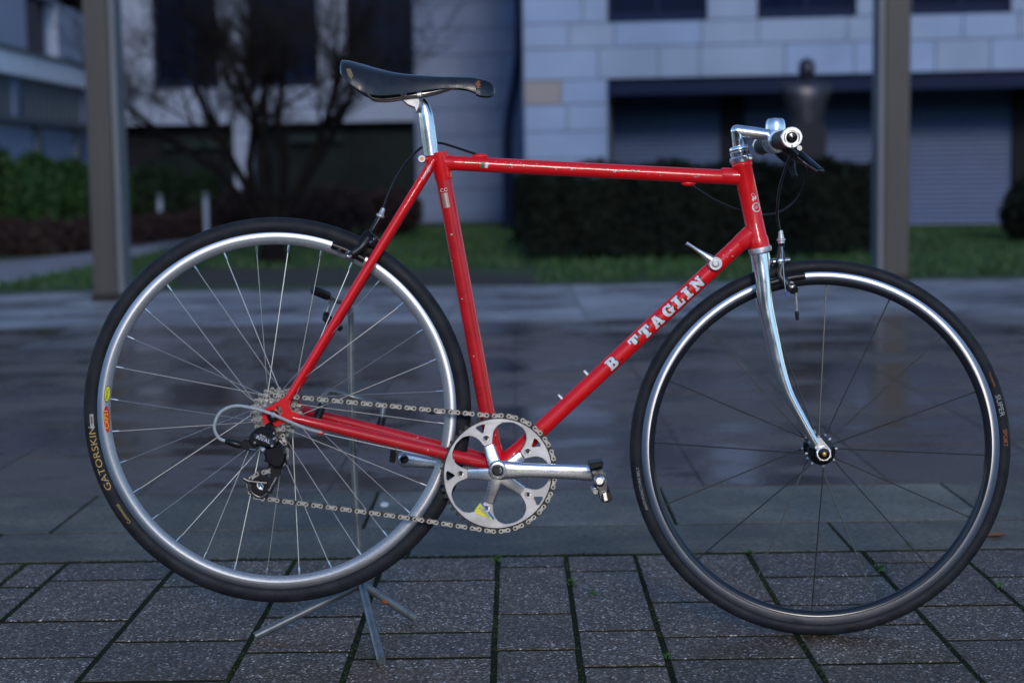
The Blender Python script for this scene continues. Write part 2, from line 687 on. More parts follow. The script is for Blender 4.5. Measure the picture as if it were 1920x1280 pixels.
for (x0, x1, y0, y1) in cells:
    dz = rnd.uniform(-0.0004, 0.0004)
    gw = rnd.uniform(0.0045, 0.0065)
    gy = rnd.uniform(0.0050, 0.0085)
    m_ = MB()
    box(m_, (x0 + gw, y0 + gy, -0.055), (x1 - gw, y1 - gy, dz), bev=0.0008)
    o = obj('paver', m_, rnd.choice(PAV), pave, angle=30)
    o.rotation_euler = (0, 0, 0)

# kerb stones -------------------------------------------------------
Y_K1 = G(960, 987).y
Y_K2 = G(960, 917).y
kb = obj('kerb', box(MB(), (-6.5, Y_EDGE + 0.001, -0.06), (6.5, Y_K2, -0.0012)), M['joint'], smooth=False)
tag(kb, 'two rows of long blue grey kerb stones', kind='structure')
for ya, yb, start, step in ((Y_EDGE, Y_K1, G(770, 1020).x, 0.98), (Y_K1, Y_K2, G(141, 962).x, 0.745)):
    x = start - 7 * step
    while x < 6:
        m_ = MB()
        box(m_, (x + 0.004, ya + 0.006, -0.05), (x + step - 0.004, yb - 0.006, rnd.uniform(-0.0008, 0.001)), bev=0.0015)
        obj('kerb_stone', m_, rnd.choice(KERB), kb, angle=30)
        x += step
# wet slabs ---------------------------------------------------------
Y_S = G(960, 601).y
Y_P = G(960, 536).y
sq = obj('square', box(MB(), (-16, Y_K2 + 0.001, -0.06), (16, Y_P, -0.004)), SLAB[1], smooth=False)
tag(sq, 'wet slab paved square behind the kerb', kind='structure')
x0 = G(267, 922).x
y = Y_K2
row = 0
while y < Y_S - 0.05:
    d = min(0.62, Y_S - y)
    n = int(2.6 + (y + CAMD) * 0.33)
    x = x0 - 0.5 * 16
    while x < 8.0:
        if abs((x + 0.25) / (y + CAMD)) < 0.62:
            m_ = MB()
            box(m_, (x + 0.0035, y + 0.005, -0.05), (x + 0.4965, y + d - 0.005, rnd.uniform(-0.0010, 0.0010)), bev=0.0015)
            obj('slab', m_, MIDS if y > Y_S - 1.5 and rnd.random() < (y - Y_S + 1.9) / 1.6 else rnd.choice(SLAB), sq, angle=30)
        x += 0.5
    y += d
    row += 1
while y < Y_P - 0.05:
    d = min(0.8, Y_P - y)
    x = -8.4
    while x < 8.4:
        if abs((x + 0.4) / (y + CAMD)) < 0.56:
            m_ = MB()
            box(m_, (x + 0.003, y + 0.003, -0.05), (x + 0.797, y + d - 0.003, rnd.uniform(-0.001, 0.001)), bev=0.003)
            obj('pale_slab', m_, rnd.choice(PALE), sq, angle=30)
        x += 0.8
    y += d
    row += 1

# lawn, path, dark strip ---------------------------------------------------
YL0, YL1 = Y_P, G(1800, 428).y
mb = MB()
box(mb, (-14, YL0 + 0.002, -0.06), (16, YL1 + 9, -0.004))
tag(obj('lawn', mb, M['lawn'], smooth=False), 'green lawn behind the square', kind='structure')


def ground_poly(name, pix, z, m, label):
    pts = [G(*p) for p in pix]
    L = [[Vector((p.x, p.y, 0)) for p in pts]]
    mb = MB()
    mb.add([(p.x, p.y, z) for p in pts] + [(p.x, p.y, -0.03) for p in pts],
           [tuple(t) for t in tessellate_polygon(L)] + [(i, (i + 1) % len(pts), len(pts) + (i + 1) % len(pts), len(pts) + i) for i in range(len(pts))])
    return tag(obj(name, mb, m, smooth=False), label, kind='structure')


ground_poly('path', [(-160, 505), (0, 490), (150, 476), (290, 452), (420, 440), (520, 437), (520, 444), (420, 452), (300, 470), (190, 497), (0, 534), (-160, 534)], 0.004, M['path'],
            'pale stone path curving across the lawn')
ground_poly('border', [(330, 534), (330, 508), (480, 502), (620, 505), (900, 512), (1010, 520), (1010, 533)], 0.002, M['dirt'], 'dark strip at the lawn edge')  # flat dark strip laid along the front edge of the lawn
ground_poly('flower_bed', [(-200, 462), (0, 472), (150, 464), (300, 444), (440, 432), (560, 425), (620, 412), (420, 398), (-300, 398)], 0.008, M['dirt'], 'dark planting bed in front of the building wing')


def gpts(n, px0, px1, py0, py1):
    P = []
    for _ in range(n):
        # even on the ground in depth
        a, b = G(900, py0).y, G(900, py1).y
        yy = a + (b - a) * rnd.random()
        g0 = CAMD + yy
        x = ((px0 + (px1 - px0) * rnd.random()) - 964) / FPX * g0
        P.append((x, yy, 0.0))
    return np.array(P)


M['grass'] = varied('grass_blades', (0.014, 0.045, 0.006), (0.030, 0.080, 0.012), 3, 0.6, coord='World')
P = gpts(30000, -20, 1960, 531, 426)


def in_path(x, y):
    return False


# keep the grass off the path, the bed and the dark strip
def pix(p):
    v = MC.transposed() @ (Vector(p) - CAM)
    return 960 + FPX * v.x / -v.z, 640 - FPX * v.y / -v.z


def keep(p):
    u, v = pix(p)
    if u < 560:
        lo = 534 - (u - 0) * 0.2 if u < 300 else 470 - (u - 300) * 0.15
        if v < lo and u < 520:
            return False
    if 330 < u < 1010 and v > 503:
        return False
    return True


P = np.array([p for p in P if keep(p)])
n = len(P)
hgt = 0.03 + 0.05 * nrng.random(n)
ang = nrng.random(n) * 2 * PI
wv = np.stack([np.cos(ang), np.sin(ang), np.zeros(n)], 1) * 0.012
tip = P + np.stack([nrng.normal(size=n) * 0.02, nrng.normal(size=n) * 0.02, hgt], 1)
V = np.stack([P - wv, P + wv, tip], 1).reshape(-1, 3)
F = np.arange(3 * n).reshape(-1, 3)
tag(soup('grass', V, F, M['grass']), 'short green grass of the lawn', kind='stuff')

# moss in the joints --------------------------------------------------
M['moss'] = varied('moss', (0.009, 0.015, 0.004), (0.024, 0.042, 0.009), 30, 0.9, coord='World')
C = []
for (x0, x1, y0, y1) in cells:
    if y1 < -0.45:
        continue
    k = rnd.choice((0, 10, 40, 90, 110))
    for _ in range(k):
        C.append((x0 + rnd.gauss(0, 0.003), rnd.uniform(y0, y1), -0.002 + rnd.random() * 0.004))
    for _ in range(rnd.choice((0, 0, 10, 40))):
        C.append((rnd.uniform(x0, x1), y1 + rnd.gauss(0, 0.0015), -0.002 + rnd.random() * 0.0025))
for _ in range(1200):
    C.append((rnd.uniform(-1.0, 0.2), Y_EDGE + rnd.gauss(0, 0.003), -0.004 + rnd.random() * 0.006))
C = np.array(C)
V, F = leaves(C, np.tile([0, 0, 1.0], (len(C), 1)), 0.0032, 0.7)
tag(soup('moss', V, F, M['moss']), 'dark green moss growing in the paver joints', kind='stuff')

# ------------------------------------------------------------------ SETTING : right building
FY = R(-6.5)
FP = G(1800, 433)
fe = Vector((math.cos(FY), math.sin(FY), 0))
fn = Vector((-math.sin(FY), math.cos(FY), 0))   # into the building


def F0(px, py, off=0.0):          # pixel -> (along facade, height) on the facade plane moved back by off
    d = raydir(px, py)
    t = ((FP + fn * off) - CAM).dot(fn) / d.dot(fn)
    p = CAM + d * t
    return (p - FP).dot(fe), p.z


S0 = F0(984, 250)[0]
FORG = FP + fe * S0
FORG.z = 0


def FF(px, py, off=0.0):
    s, z = F0(px, py, off)
    return s - S0, z


def stone_mat(name, c):
    m = mat(name, c, 0.7, spec=0.3)
    f, _ = noise(m, 1.3, 5, coord='World')
    setc(m, ramp(m, f, [(0.3, tuple(x * 0.9 for x in c)), (0.7, tuple(x * 1.08 for x in c))]))
    f2, _ = noise(m, 60, 3, coord='World')
    bump(m, f2, 0.15, 0.01)
    return m


STONE = [stone_mat('facade_stone_pale', (0.230, 0.290, 0.432)), stone_mat('facade_stone_cool', (0.218, 0.284, 0.44)), stone_mat('facade_stone_grey', (0.225, 0.28, 0.40))]
OCHRE = stone_mat('facade_stone_ochre', (0.25, 0.225, 0.235))
M['mortar'] = mat('facade_joint', (0.13, 0.15, 0.20), 0.8)
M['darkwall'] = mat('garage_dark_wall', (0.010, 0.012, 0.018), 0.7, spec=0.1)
M['navyframe'] = mat('navy_frame', (0.008, 0.015, 0.045), 0.5, spec=0.06)
M['shutter'] = varied('roller_shutter', (0.042, 0.078, 0.19), (0.048, 0.086, 0.205), 3, 0.45)
M['glass'] = mat('dark_window_glass', (0.004, 0.008, 0.028), 0.1, spec=0.03)
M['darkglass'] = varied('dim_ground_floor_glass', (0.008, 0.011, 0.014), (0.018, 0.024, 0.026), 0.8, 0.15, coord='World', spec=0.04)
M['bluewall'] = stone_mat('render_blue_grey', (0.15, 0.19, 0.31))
M['louver'] = varied('green_grey_panel', (0.07, 0.095, 0.12), (0.085, 0.11, 0.135), 2, 0.5)

b1 = thing('office_building', 'pale stone clad office building with dark garage shutters on the right', 'building', FORG, FY)
HB = 11.0
LB = 14.0
courses = [FF(1060, y)[1] for y in (-18, 38, 91, 145, 196, 247, 298, 349, 400)]
courses = sorted([max(c, 0.0) for c in courses])
courses[0] = max(courses[0], 0.25)
zg = FF(1400, 143)[1]             # underside of the stone over the garage
gi = min(range(len(courses)), key=lambda i: abs(courses[i] - zg))
courses[gi] = zg
zw = FF(1232, 40)[1]
wi = min(range(len(courses)), key=lambda i: abs(courses[i] - zw))
courses[wi] = zw
ch = courses[wi] - courses[wi - 1]
while courses[-1] < zw + 1.9:
    courses.append(courses[-1] + ch)
xg = FF(1140, 250)[0]
wins = [(FF(1139, 20)[0], FF(1326, 20)[0]), (FF(1420, 20)[0], FF(1606, 20)[0]), (FF(1709, 20)[0], FF(1896, 20)[0])]
wd = wins[2][0] - wins[1][0]
wins += [(wins[2][0] + wd, wins[2][1] + wd), (wins[2][0] + 2 * wd, wins[2][1] + 2 * wd)]
ztop = courses[-1]
# core walls (behind the stone skin)
mb = MB()
box(mb, (0.02, 0.05, 0.0), (xg - 0.01, 8, ztop))
box(mb, (xg - 0.01, 0.05, zg + 0.01), (LB, 0.30, zw - 0.01))
xx = xg - 0.01
for (a, b) in wins:
    box(mb, (xx, 0.05, zw - 0.01), (a, 0.30, ztop))
    xx = b
box(mb, (xx, 0.05, zw - 0.01), (LB, 0.30, ztop))
box(mb, (0.02, 0.05, ztop), (LB, 8, HB))
wall = obj('wall', mb, M['mortar'], b1, smooth=False)
mb = MB()
box(mb, (0.0, 0.0, ztop + 0.012), (LB, 0.05, HB))
obj('upper_cladding', mb, STONE[0], b1, smooth=False)
for i in range(len(courses) - 1):
    za, zb = courses[i], courses[i + 1]
    if zb - za < 0.05:
        continue
    spans = [(0.0, xg)] if zb <= zg + 0.01 else [(0.0, LB)]
    if za >= zw - 0.01:
        spans = []
        xx = 0.0
        for (a, b) in wins:
            spans.append((xx, a))
            xx = b
        spans.append((xx, LB))
    for (a, b) in spans:
        x = a
        while x < b - 0.01:
            w_ = rnd.uniform(0.45, 1.15)
            if i == gi - 1 and a == 0 and x == 0:
                w_ = FF(1052, 170)[0]
            if x + w_ > b - 0.3:
                w_ = b - x
            m_ = MB()
            box(m_, (x + 0.007, rnd.uniform(-0.006, 0.006), za + 0.007), (min(x + w_, b) - 0.007, 0.049, zb - 0.007))
            mm = OCHRE if (i == gi - 1 and x == 0) else rnd.choice(STONE)
            obj('stone_panel', m_, mm, b1, smooth=False)
            x += w_
# side face towards the courtyard
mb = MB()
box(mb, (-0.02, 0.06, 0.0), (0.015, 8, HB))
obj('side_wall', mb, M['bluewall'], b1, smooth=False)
# windows
for (a, b) in wins:
    m_ = MB()
    t = 0.05
    box(m_, (a, 0.10, zw), (b, 0.18, zw + 0.13))
    box(m_, (a, 0.10, zw + 0.13), (a + t, 0.18, ztop))
    box(m_, (b - t, 0.10, zw + 0.13), (b, 0.18, ztop))
    c = (a + b) / 2
    box(m_, (c - 0.03, 0.10, zw + 0.13), (c + 0.03, 0.18, ztop))
    fr = obj('window', m_, M['navyframe'], b1, smooth=False)
    obj('pane', box(MB(), (a + t, 0.15, zw + 0.13), (b - t, 0.16, ztop)), M['glass'], fr, smooth=False)
# garage front
zl = FF(1400, 174, 0.1)[1]
obj('lintel', box(MB(), (xg, 0.10, zl), (LB, 0.34, zg + 0.009)), M['navyframe'], b1, smooth=False)
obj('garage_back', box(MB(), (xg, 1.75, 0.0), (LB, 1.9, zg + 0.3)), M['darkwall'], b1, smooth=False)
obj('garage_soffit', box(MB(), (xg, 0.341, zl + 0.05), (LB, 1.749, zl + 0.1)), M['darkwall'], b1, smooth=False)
zb = FF(1800, 428, 1.6)[1]
shut = [(1148, 1352), (1396, 1642), (1690, 1896), (1955, 2160), (2205, 2410)]
px_prev = 1140
for k, (pa, pb) in enumerate(shut):
    a, b = FF(pa, 300, 1.6)[0], FF(pb, 300, 1.6)[0]
    m_ = MB()
    z = max(zb, 0.02)
    vs, fs = [], []
    nr = 0
    while z < zl + 0.08:
        for dy, dz_ in ((0.0, 0.0), (-0.012, 0.008), (-0.026, 0.022), (-0.022, 0.040), (0.0, 0.062)):
            vs += [(a, 1.6 + dy, z + dz_), (b, 1.6 + dy, z + dz_)]
            nr += 1
        z += 0.066
    for i in range(nr - 1):
        fs.append((2 * i, 2 * i + 1, 2 * i + 3, 2 * i + 2))
    m_.add(vs, fs)
    obj('roller_shutter', m_, M['shutter'], b1, smooth=False)
    nxt = FF(shut[k + 1][0], 300, 1.6)[0] if k + 1 < len(shut) else b + 0.3
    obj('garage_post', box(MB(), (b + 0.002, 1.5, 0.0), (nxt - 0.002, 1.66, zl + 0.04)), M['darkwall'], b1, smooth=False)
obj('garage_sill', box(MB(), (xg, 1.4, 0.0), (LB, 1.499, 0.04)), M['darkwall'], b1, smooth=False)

# downpipe in front of the courtyard side
dp = MB()
dl = CAMD * 0 + 24.2
pts = [PD(976, -160, 24.2), PD(975, 70, 24.2), PD(973, 110, 24.2), PD(966, 160, 24.2), PD(956, 215, 24.2), PD(952, 260, 24.2), PD(952, 330, 24.2)]
e = pts[-1].copy()
e.z = 0
tube(dp, spline(pts + [e], 4), 0.075, 10)
tag(obj('downpipe', dp, M['navyframe']), 'dark slanting downpipe beside the corner of the stone building', 'pipe')

# dark standing figure (a bust on a plinth) between the hedge and the garage
M['bronze'] = varied('dark_bronze', (0.020, 0.021, 0.032), (0.034, 0.035, 0.05), 9, 0.34, metal=0.5)
LD = 17.2
lb = PD(1512, 330, LD)
statue = thing('bust_statue', 'dark bust on a plinth with a small head and pale lit shoulders before the garage', 'statue', (lb.x, lb.y, 0))
ups = lambda py: PD(1512, py, LD).z
kx = LD / FPX


def oval_stack(name, rows, m):
    mb = MB()
    vs, fs = [], []
    K = 20
    for (py, hw, dp) in rows:
        for k in range(K):
            t = 2 * PI * k / K
            vs.append((hw * kx * math.cos(t), dp * kx * math.sin(t), ups(py)))
    for i in range(len(rows) - 1):
        for k in range(K):
            k2 = (k + 1) % K
            fs.append((i * K + k, i * K + k2, (i + 1) * K + k2, (i + 1) * K + k))
    fs.append(tuple(range(K)))
    fs.append(tuple((len(rows) - 1) * K + k for k in range(K)))
    mb.add(vs, fs)
    return obj(name, mb, m, statue, angle=60)


hd = oval_stack('head', [(158, 9, 10), (150, 11, 13), (144, 13, 16), (134, 15.5, 18), (124, 15.5, 18), (116, 13, 15), (111, 8, 9), (109.5, 2, 2)], M['bronze'])
mb = MB()
tube(mb, [(0, -17 * kx, ups(131)), (0, -21 * kx, ups(139)), (0, -17 * kx, ups(141))], [0.006, 0.014, 0.008], 8)
obj('nose', mb, M['bronze'], hd)
oval_stack('torso', [(232, 30, 18), (200, 36, 20), (180, 43, 21), (168, 49, 20), (160, 49, 17), (156, 40, 15), (153, 22, 13), (150, 11, 12)], M['bronze'])
box_ = MB()
box(box_, (-33 * kx, -20 * kx, 0.0), (33 * kx, 20 * kx, ups(232) - 0.002), bev=0.01)
obj('plinth', box_, mat('dark_plinth_stone', (0.016, 0.016, 0.024), 0.7, spec=0.2), statue, angle=30)

# unseen dark block added behind the camera, for metal and paint to reflect
mb = MB()
box(mb, (-60, -48, 0), (60, -36, 6.6))
box(mb, (-60, -48, 6.602), (60, -37, 7.2))
ob_ = obj('unseen_dark_block', mb, varied('unseen_block_dark', (0.035, 0.030, 0.030), (0.05, 0.042, 0.04), 2, 0.8, coord='World', spec=0.1), smooth=False)
tag(ob_, 'unseen dark block added behind the viewpoint to darken reflections', kind='structure')

# ------------------------------------------------------------------ back building and left wing
DB = 29.0
bx0, bx1 = PD(225, 200, DB).x, FORG.x + 0.3
by = DB - CAMD
b2 = thing('courtyard_building', 'pale pillared building with tall dark windows behind the bare tree', 'building', ((bx0 + bx1) / 2, by, 0))
ox = (bx0 + bx1) / 2


def bw(name, pa, pb, ya, yb, depth0, depth1, m, parent=b2):
    p, q = PD(pa, 300, DB), PD(pb, 300, DB)
    p.z, q.z = PD(500, yb, DB).z, PD(500, ya, DB).z
    return obj(name, box(MB(), (p.x - ox, depth0, max(p.z, 0.0)), (q.x - ox, depth1, q.z)), m, parent, smooth=False)


topz = PD(500, -60, DB).z
COURT = [stone_mat('court_stone_%d' % i, c) for i, c in enumerate(((0.155, 0.195, 0.32), (0.165, 0.20, 0.31), (0.145, 0.19, 0.315)))]
pale = [stone_mat('pillar_stone', (0.30, 0.35, 0.48)), stone_mat('pillar_stone_cool', (0.25, 0.30, 0.43))]
for (a, b) in ((200, 294), (416, 470), (602, 655)):
    bw('pillar', a, b, -60, 164, 0.0, 0.35, pale[0])
# glass behind
p, q = PD(225, 160, DB), PD(880, -60, DB)
for (a, b) in ((294, 416), (470, 602), (655, 782)):
    f_ = bw('window', a, b, 146, 163, 0.12, 0.22, M['navyframe'])
    m_ = MB()
    pa, pb = PD(a, 146, DB), PD(b, -60, DB)
    box(m_, (pa.x - ox + 0.01, 0.16, pa.z), (pb.x - ox - 0.01, 0.2, pb.z))
    obj('pane', m_, M['glass'], f_, smooth=False)
    m_ = MB()
    c = (pa.x + pb.x) / 2 - ox
    box(m_, (c - 0.03, 0.11, pa.z), (c + 0.03, 0.158, pb.z))
    box(m_, (pa.x - ox, 0.11, PD(a, 110, DB).z), (pb.x - ox, 0.157, PD(a, 106, DB).z))
    obj('frame', m_, M['navyframe'], f_, smooth=False)
bw('spandrel', 200, 660, 164, 231, 0.02, 0.4, pale[1])
bw('wall', 660, 780, 164, 231, 0.02, 0.4, pale[1])
bw('wall', 780, 985, -60, 600, 0.02, 0.6, M['bluewall'])
yy_ = 560
while yy_ > -60:
    xx_ = 781
    while xx_ < 975:
        w_ = rnd.uniform(45, 95)
        x2_ = min(xx_ + w_, 976)
        if 976 - x2_ < 25:
            x2_ = 976
        bw('stone_panel', xx_ + 0.7, x2_ - 0.7, yy_ - 49, yy_ - 1, -0.02, 0.019, rnd.choice(COURT))
        xx_ = x2_
    yy_ -= 50
bw('pier', 438, 474, 231, 600, 0.05, 0.35, pale[1])
for (a, b) in ((285, 438), (474, 560), (560, 660), (660, 780)):
    f_ = bw('ground_floor_window', a + 3, b - 3, 236, 600, 0.5, 0.6, M['darkglass'])
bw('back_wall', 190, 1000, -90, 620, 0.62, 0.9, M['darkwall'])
m_ = MB()
box(m_, (bx0 - ox - 0.5, 0.4, topz + 0.002), (bx1 - ox, 6, 11.5))
box(m_, (bx0 - ox - 0.5, 0.0, topz + 0.3), (bx1 - ox, 0.399, 11.5))
obj('upper_wall', m_, pale[0], b2, smooth=False)
M['shrubgreen'] = mat('dull_green_ledge', (0.014, 0.024, 0.028), 0.7, spec=0.1)
# ledge railing in the dark ground floor
bw('ledge', 300, 440, 262, 276, 0.3, 0.48, M['shrubgreen'])
bw('ledge', 540, 640, 252, 268, 0.3, 0.48, M['shrubgreen'])

WX = bx0 - 0.05
b3 = thing('building_wing', 'receding building wing with pale parapet and grey green panels at left', 'building', (WX, by, 0))


def WW(px, py):
    d = raydir(px, py)
    t = (WX - CAM.x) / d.x
    p = CAM + d * t
    return p.y - by, p.z


def wq(name, px_a, px_b, ya_top, ya_bot, m, d0=0.0, d1=0.3, parent=b3):
    """a horizontal band / panel of the wing: heights from the pixel rows at px_a"""
    y0, zt_ = WW(px_a, ya_top)
    _, zb_ = WW(px_a, ya_bot)
    y1, _ = WW(px_b, ya_top)
    return obj(name, box(MB(), (-d1, y0, max(zb_, 0)), (-d0, y1, zt_)), m, parent, smooth=False)


yl = -14.0
z_par_t, z_par_b = WW(0, 92)[1], WW(0, 136)[1]
z_lou_b = WW(0, 213)[1]
z_rail = WW(0, 226)[1]
obj('lower_wall', box(MB(), (-0.4, yl, 0), (-0.10, -0.05, z_rail - 0.002)), pale[1], b3, smooth=False)
obj('rail', box(MB(), (-0.3, yl, z_rail), (0.03, -0.05, z_lou_b - 0.002)), M['louver'], b3, smooth=False)
m_ = MB()
yy = yl
k = 0
while yy < -0.1:
    box(m_, (-0.25, yy, z_lou_b), (-0.06 + (0.03 if k % 2 else 0), yy + 0.159, z_par_b - 0.002))
    yy += 0.16
    k += 1
obj('louvre_panel', m_, M['louver'], b3, smooth=False)
obj('parapet', box(MB(), (-0.3, yl, z_par_b), (0.05, -0.02, z_par_t)), stone_mat('parapet_white', (0.72, 0.77, 0.86)), b3, smooth=False)
obj('coping', box(MB(), (-0.32, yl, z_par_t + 0.001), (0.08, 0.0, z_par_t + 0.06)), M['louver'], b3, smooth=False)
for (a, b) in ((44, 106), (160, 228), (-150, -70)):
    wq('pillar', a, b, -60, 400, pale[0], 0.5, 0.8)
for (a, b) in ((-70, 44), (106, 160)):
    y0, z0 = WW(a, 60)
    y1, _ = WW(b, 60)
    obj('window', box(MB(), (-0.75, y0 + 0.01, 1.5), (-0.66, y1 - 0.01, WW(0, -60)[1])), M['glass'], b3, smooth=False)
for a in (66, 140, -40):
    y0, z0 = WW(a, 60)
    obj('post', box(MB(), (-0.2, y0, 0), (-0.02, y0 + 0.25, z_rail - 0.003)), M['louver'], b3, smooth=False)
for a in (22, 150):
    y0, z0 = WW(a, 60)
    obj('louvre_post', box(MB(), (-0.1, y0, z_lou_b + 0.001), (0.0, y0 + 0.2, z_par_b - 0.003)), M['bluewall'], b3, smooth=False)
obj('upper_wall', box(MB(), (-1.2, yl, WW(0, -60)[1]), (-0.5, 0.0, 10.5)), pale[0], b3, smooth=False)

# ------------------------------------------------------------------ canopy posts
M['side_strip'] = varied('pale_post_side', (0.115, 0.122, 0.14), (0.135, 0.142, 0.16), 3, 0.5)
M['post'] = varied('post_paint', (0.034, 0.030, 0.030), (0.041, 0.036, 0.036), 2, 0.55, coord='World')
for pa, pb, py, side, label in ((176, 222, 565, 1, 'grey brown square post standing behind the rear wheel'),
                                (1657, 1704, 529, -1, 'grey brown square post standing behind the front wheel')):
    g = G((pa + pb) / 2, py)
    wd_ = (pb - pa) / FPX * (g.y + CAMD)
    t = thing('canopy_post', label, 'post', (g.x, g.y, 0), 0, 'square posts at the edge of the square')
    mb = MB()
    box(mb, (-wd_ / 2, 0.0, 0.012), (wd_ / 2, 0.30, 6.0), bev=0.008)
    obj('shaft', mb, M['post'], t, angle=30)
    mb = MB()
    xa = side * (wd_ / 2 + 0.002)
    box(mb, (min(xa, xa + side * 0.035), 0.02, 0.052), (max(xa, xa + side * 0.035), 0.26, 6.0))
    obj('pale_side_strip', mb, M['side_strip'], t, smooth=False)  # thin paler strip set along the inner side of each shaft
    mb = MB()
    box(mb, (-wd_ / 2 - 0.012, -0.012, 0.0), (wd_ / 2 + 0.012, 0.312, 0.05))
    obj('base_plate', mb, M['dirt'], t, smooth=False)

for key in ('post', 'side_strip'):
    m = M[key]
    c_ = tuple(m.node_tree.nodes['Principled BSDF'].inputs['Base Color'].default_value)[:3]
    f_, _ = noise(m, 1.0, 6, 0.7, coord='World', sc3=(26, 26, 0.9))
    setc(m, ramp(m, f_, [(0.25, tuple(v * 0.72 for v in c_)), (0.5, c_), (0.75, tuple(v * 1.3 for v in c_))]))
# ------------------------------------------------------------------ planting


def leaf_mat(name, c1, c2, rough=0.5):
    return varied(name, c1, c2, 4, rough, coord='World', spec=0.18)


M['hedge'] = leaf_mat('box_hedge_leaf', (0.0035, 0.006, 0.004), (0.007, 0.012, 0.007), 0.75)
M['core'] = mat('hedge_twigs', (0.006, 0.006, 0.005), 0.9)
M['bush'] = leaf_mat('rhododendron_leaf', (0.009, 0.033, 0.010), (0.034, 0.082, 0.023), 0.5)
M['shrub'] = leaf_mat('dark_shrub_leaf', (0.007, 0.016, 0.008), (0.016, 0.030, 0.014), 0.6)
M['brownleaf'] = leaf_mat('brown_heather', (0.020, 0.012, 0.013), (0.036, 0.022, 0.021), 0.75)
M['bark'] = varied('bark', (0.004, 0.0035, 0.004), (0.009, 0.0075, 0.0075), 12, 0.9, bumps=0.4, coord='World', spec=0.08)
M['twig'] = varied('twig_bark', (0.011, 0.009, 0.0085), (0.022, 0.018, 0.0165), 6, 0.9, coord='World', spec=0.08)


def hedge(name, label, pa, pb, ptop, dist, depth, nleaf, gap=0.10, round_=0.0):
    a, b = PD(pa, 400, dist), PD(pb, 400, dist)
    h = PD((pa + pb) / 2, ptop, dist).z
    lx, cx = (b.x - a.x), (a.x + b.x) / 2
    t = thing(name, label, 'hedge', (cx, a.y, 0), 0, 'clipped hedges on the lawn')
    pts, nor = [], []
    A = {'f': lx * h, 't': lx * depth, 'l': depth * h, 'r': depth * h}
    tot = sum(A.values())
    for side, ar in A.items():
        n = int(nleaf * ar / tot)
        u, v = nrng.random(n), nrng.random(n)
        if side == 'f':
            p = np.stack([(u - .5) * lx, np.zeros(n), gap + v * (h - gap)], 1)
            nn = [0, -1, 0.1]
        elif side == 't':
            p = np.stack([(u - .5) * lx, v * depth, np.full(n, h)], 1)
            nn = [0, 0, 1]
        else:
            sg = -1 if side == 'l' else 1
            p = np.stack([np.full(n, sg * lx / 2), u * depth, gap + v * (h - gap)], 1)
            nn = [sg, 0, 0.1]
        pts.append(p)
        nor.append(np.tile(np.array(nn, float), (n, 1)))
    P, Nn = np.concatenate(pts), np.concatenate(nor)
    # rounded shoulders and an uneven clipped surface
    wob = 0.03 * np.sin(P[:, 0] * 9 + P[:, 2] * 5) + 0.02 * np.sin(P[:, 0] * 23 + P[:, 1] * 11)
    sh = np.clip((P[:, 2] - h + 0.14) / 0.14, 0, 1)
    P[:, 1] += np.where(Nn[:, 1] < -0.5, sh ** 2 * 0.10 + wob, 0)
    ed = np.clip((np.abs(P[:, 0]) - lx / 2 + 0.2) / 0.2, 0, 1)
    P[:, 2] -= np.where(Nn[:, 2] > 0.5, ed ** 2 * 0.10 - wob, 0)
    P += nrng.normal(size=P.shape) * 0.022
    V, F = leaves(P, Nn, 0.034, 0.5)
    soup('foliage', V, F, M['hedge'], t)
    mb = MB()
    box(mb, (-lx / 2 + 0.07, 0.09, gap + 0.03), (lx / 2 - 0.07, depth - 0.05, h - 0.08), bev=0.05)
    obj('branches', mb, M['core'], t)
    mb = MB()
    k = -lx / 2 + 0.3
    while k < lx / 2 - 0.2:
        tube(mb, [(k, depth / 2, 0), (k + 0.03, depth / 2, gap + 0.1)], [0.03, 0.02], 6)
        k += 0.45
    obj('stem', mb, M['bark'], t)
    return t


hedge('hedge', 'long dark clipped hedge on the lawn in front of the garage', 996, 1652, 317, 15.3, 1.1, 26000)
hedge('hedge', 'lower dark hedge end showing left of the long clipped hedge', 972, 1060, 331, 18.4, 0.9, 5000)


def bush(name, label, px, ptop, pw, dist, nleaf, leafm, size, group, cat='shrub', lobes=5, seed=1, stem=True):
    c = PD(px, 350, dist)
    H = PD(px, ptop, dist).z
    W = pw / FPX * dist / 2
    r2 = random.Random(seed)
    t = thing(name, label, cat, (c.x, c.y, 0), 0, group)
    pts, nor = [], []
    for k in range(lobes):
        a = r2.random() * 2 * PI
        rr = r2.uniform(0.1, 0.55) if k else 0
        cc = np.array([W * rr * math.cos(a), W * rr * 0.8 * math.sin(a), H * r2.uniform(0.38, 0.62)])
        sc = np.array([W * r2.uniform(0.5, 0.68), W * 0.6, H - cc[2] if k == 0 else (H - cc[2]) * r2.uniform(0.7, 1.0)])
        n = nleaf // lobes
        d = nrng.normal(size=(n, 3))
        d /= np.linalg.norm(d, axis=1)[:, None]
        rad = (0.72 + 0.33 * nrng.random(n))[:, None]
        p = cc + d * sc * rad
        p[:, 2] = np.maximum(p[:, 2], 0.05)
        pts.append(p)
        nor.append(d)
    P, Nn = np.concatenate(pts), np.concatenate(nor)
    V, F = leaves(P, Nn, size, 0.55)
    soup('foliage', V, F, leafm, t)
    if stem:
        mb = MB()
        for k in range(7):
            a = r2.random() * 2 * PI
            tube(mb, [(0.05 * math.cos(a), 0.05 * math.sin(a), 0), (W * 0.4 * math.cos(a), W * 0.4 * math.sin(a), H * 0.65)], [0.025, 0.008], 5)
        obj('stem', mb, M['bark'], t)
    return t


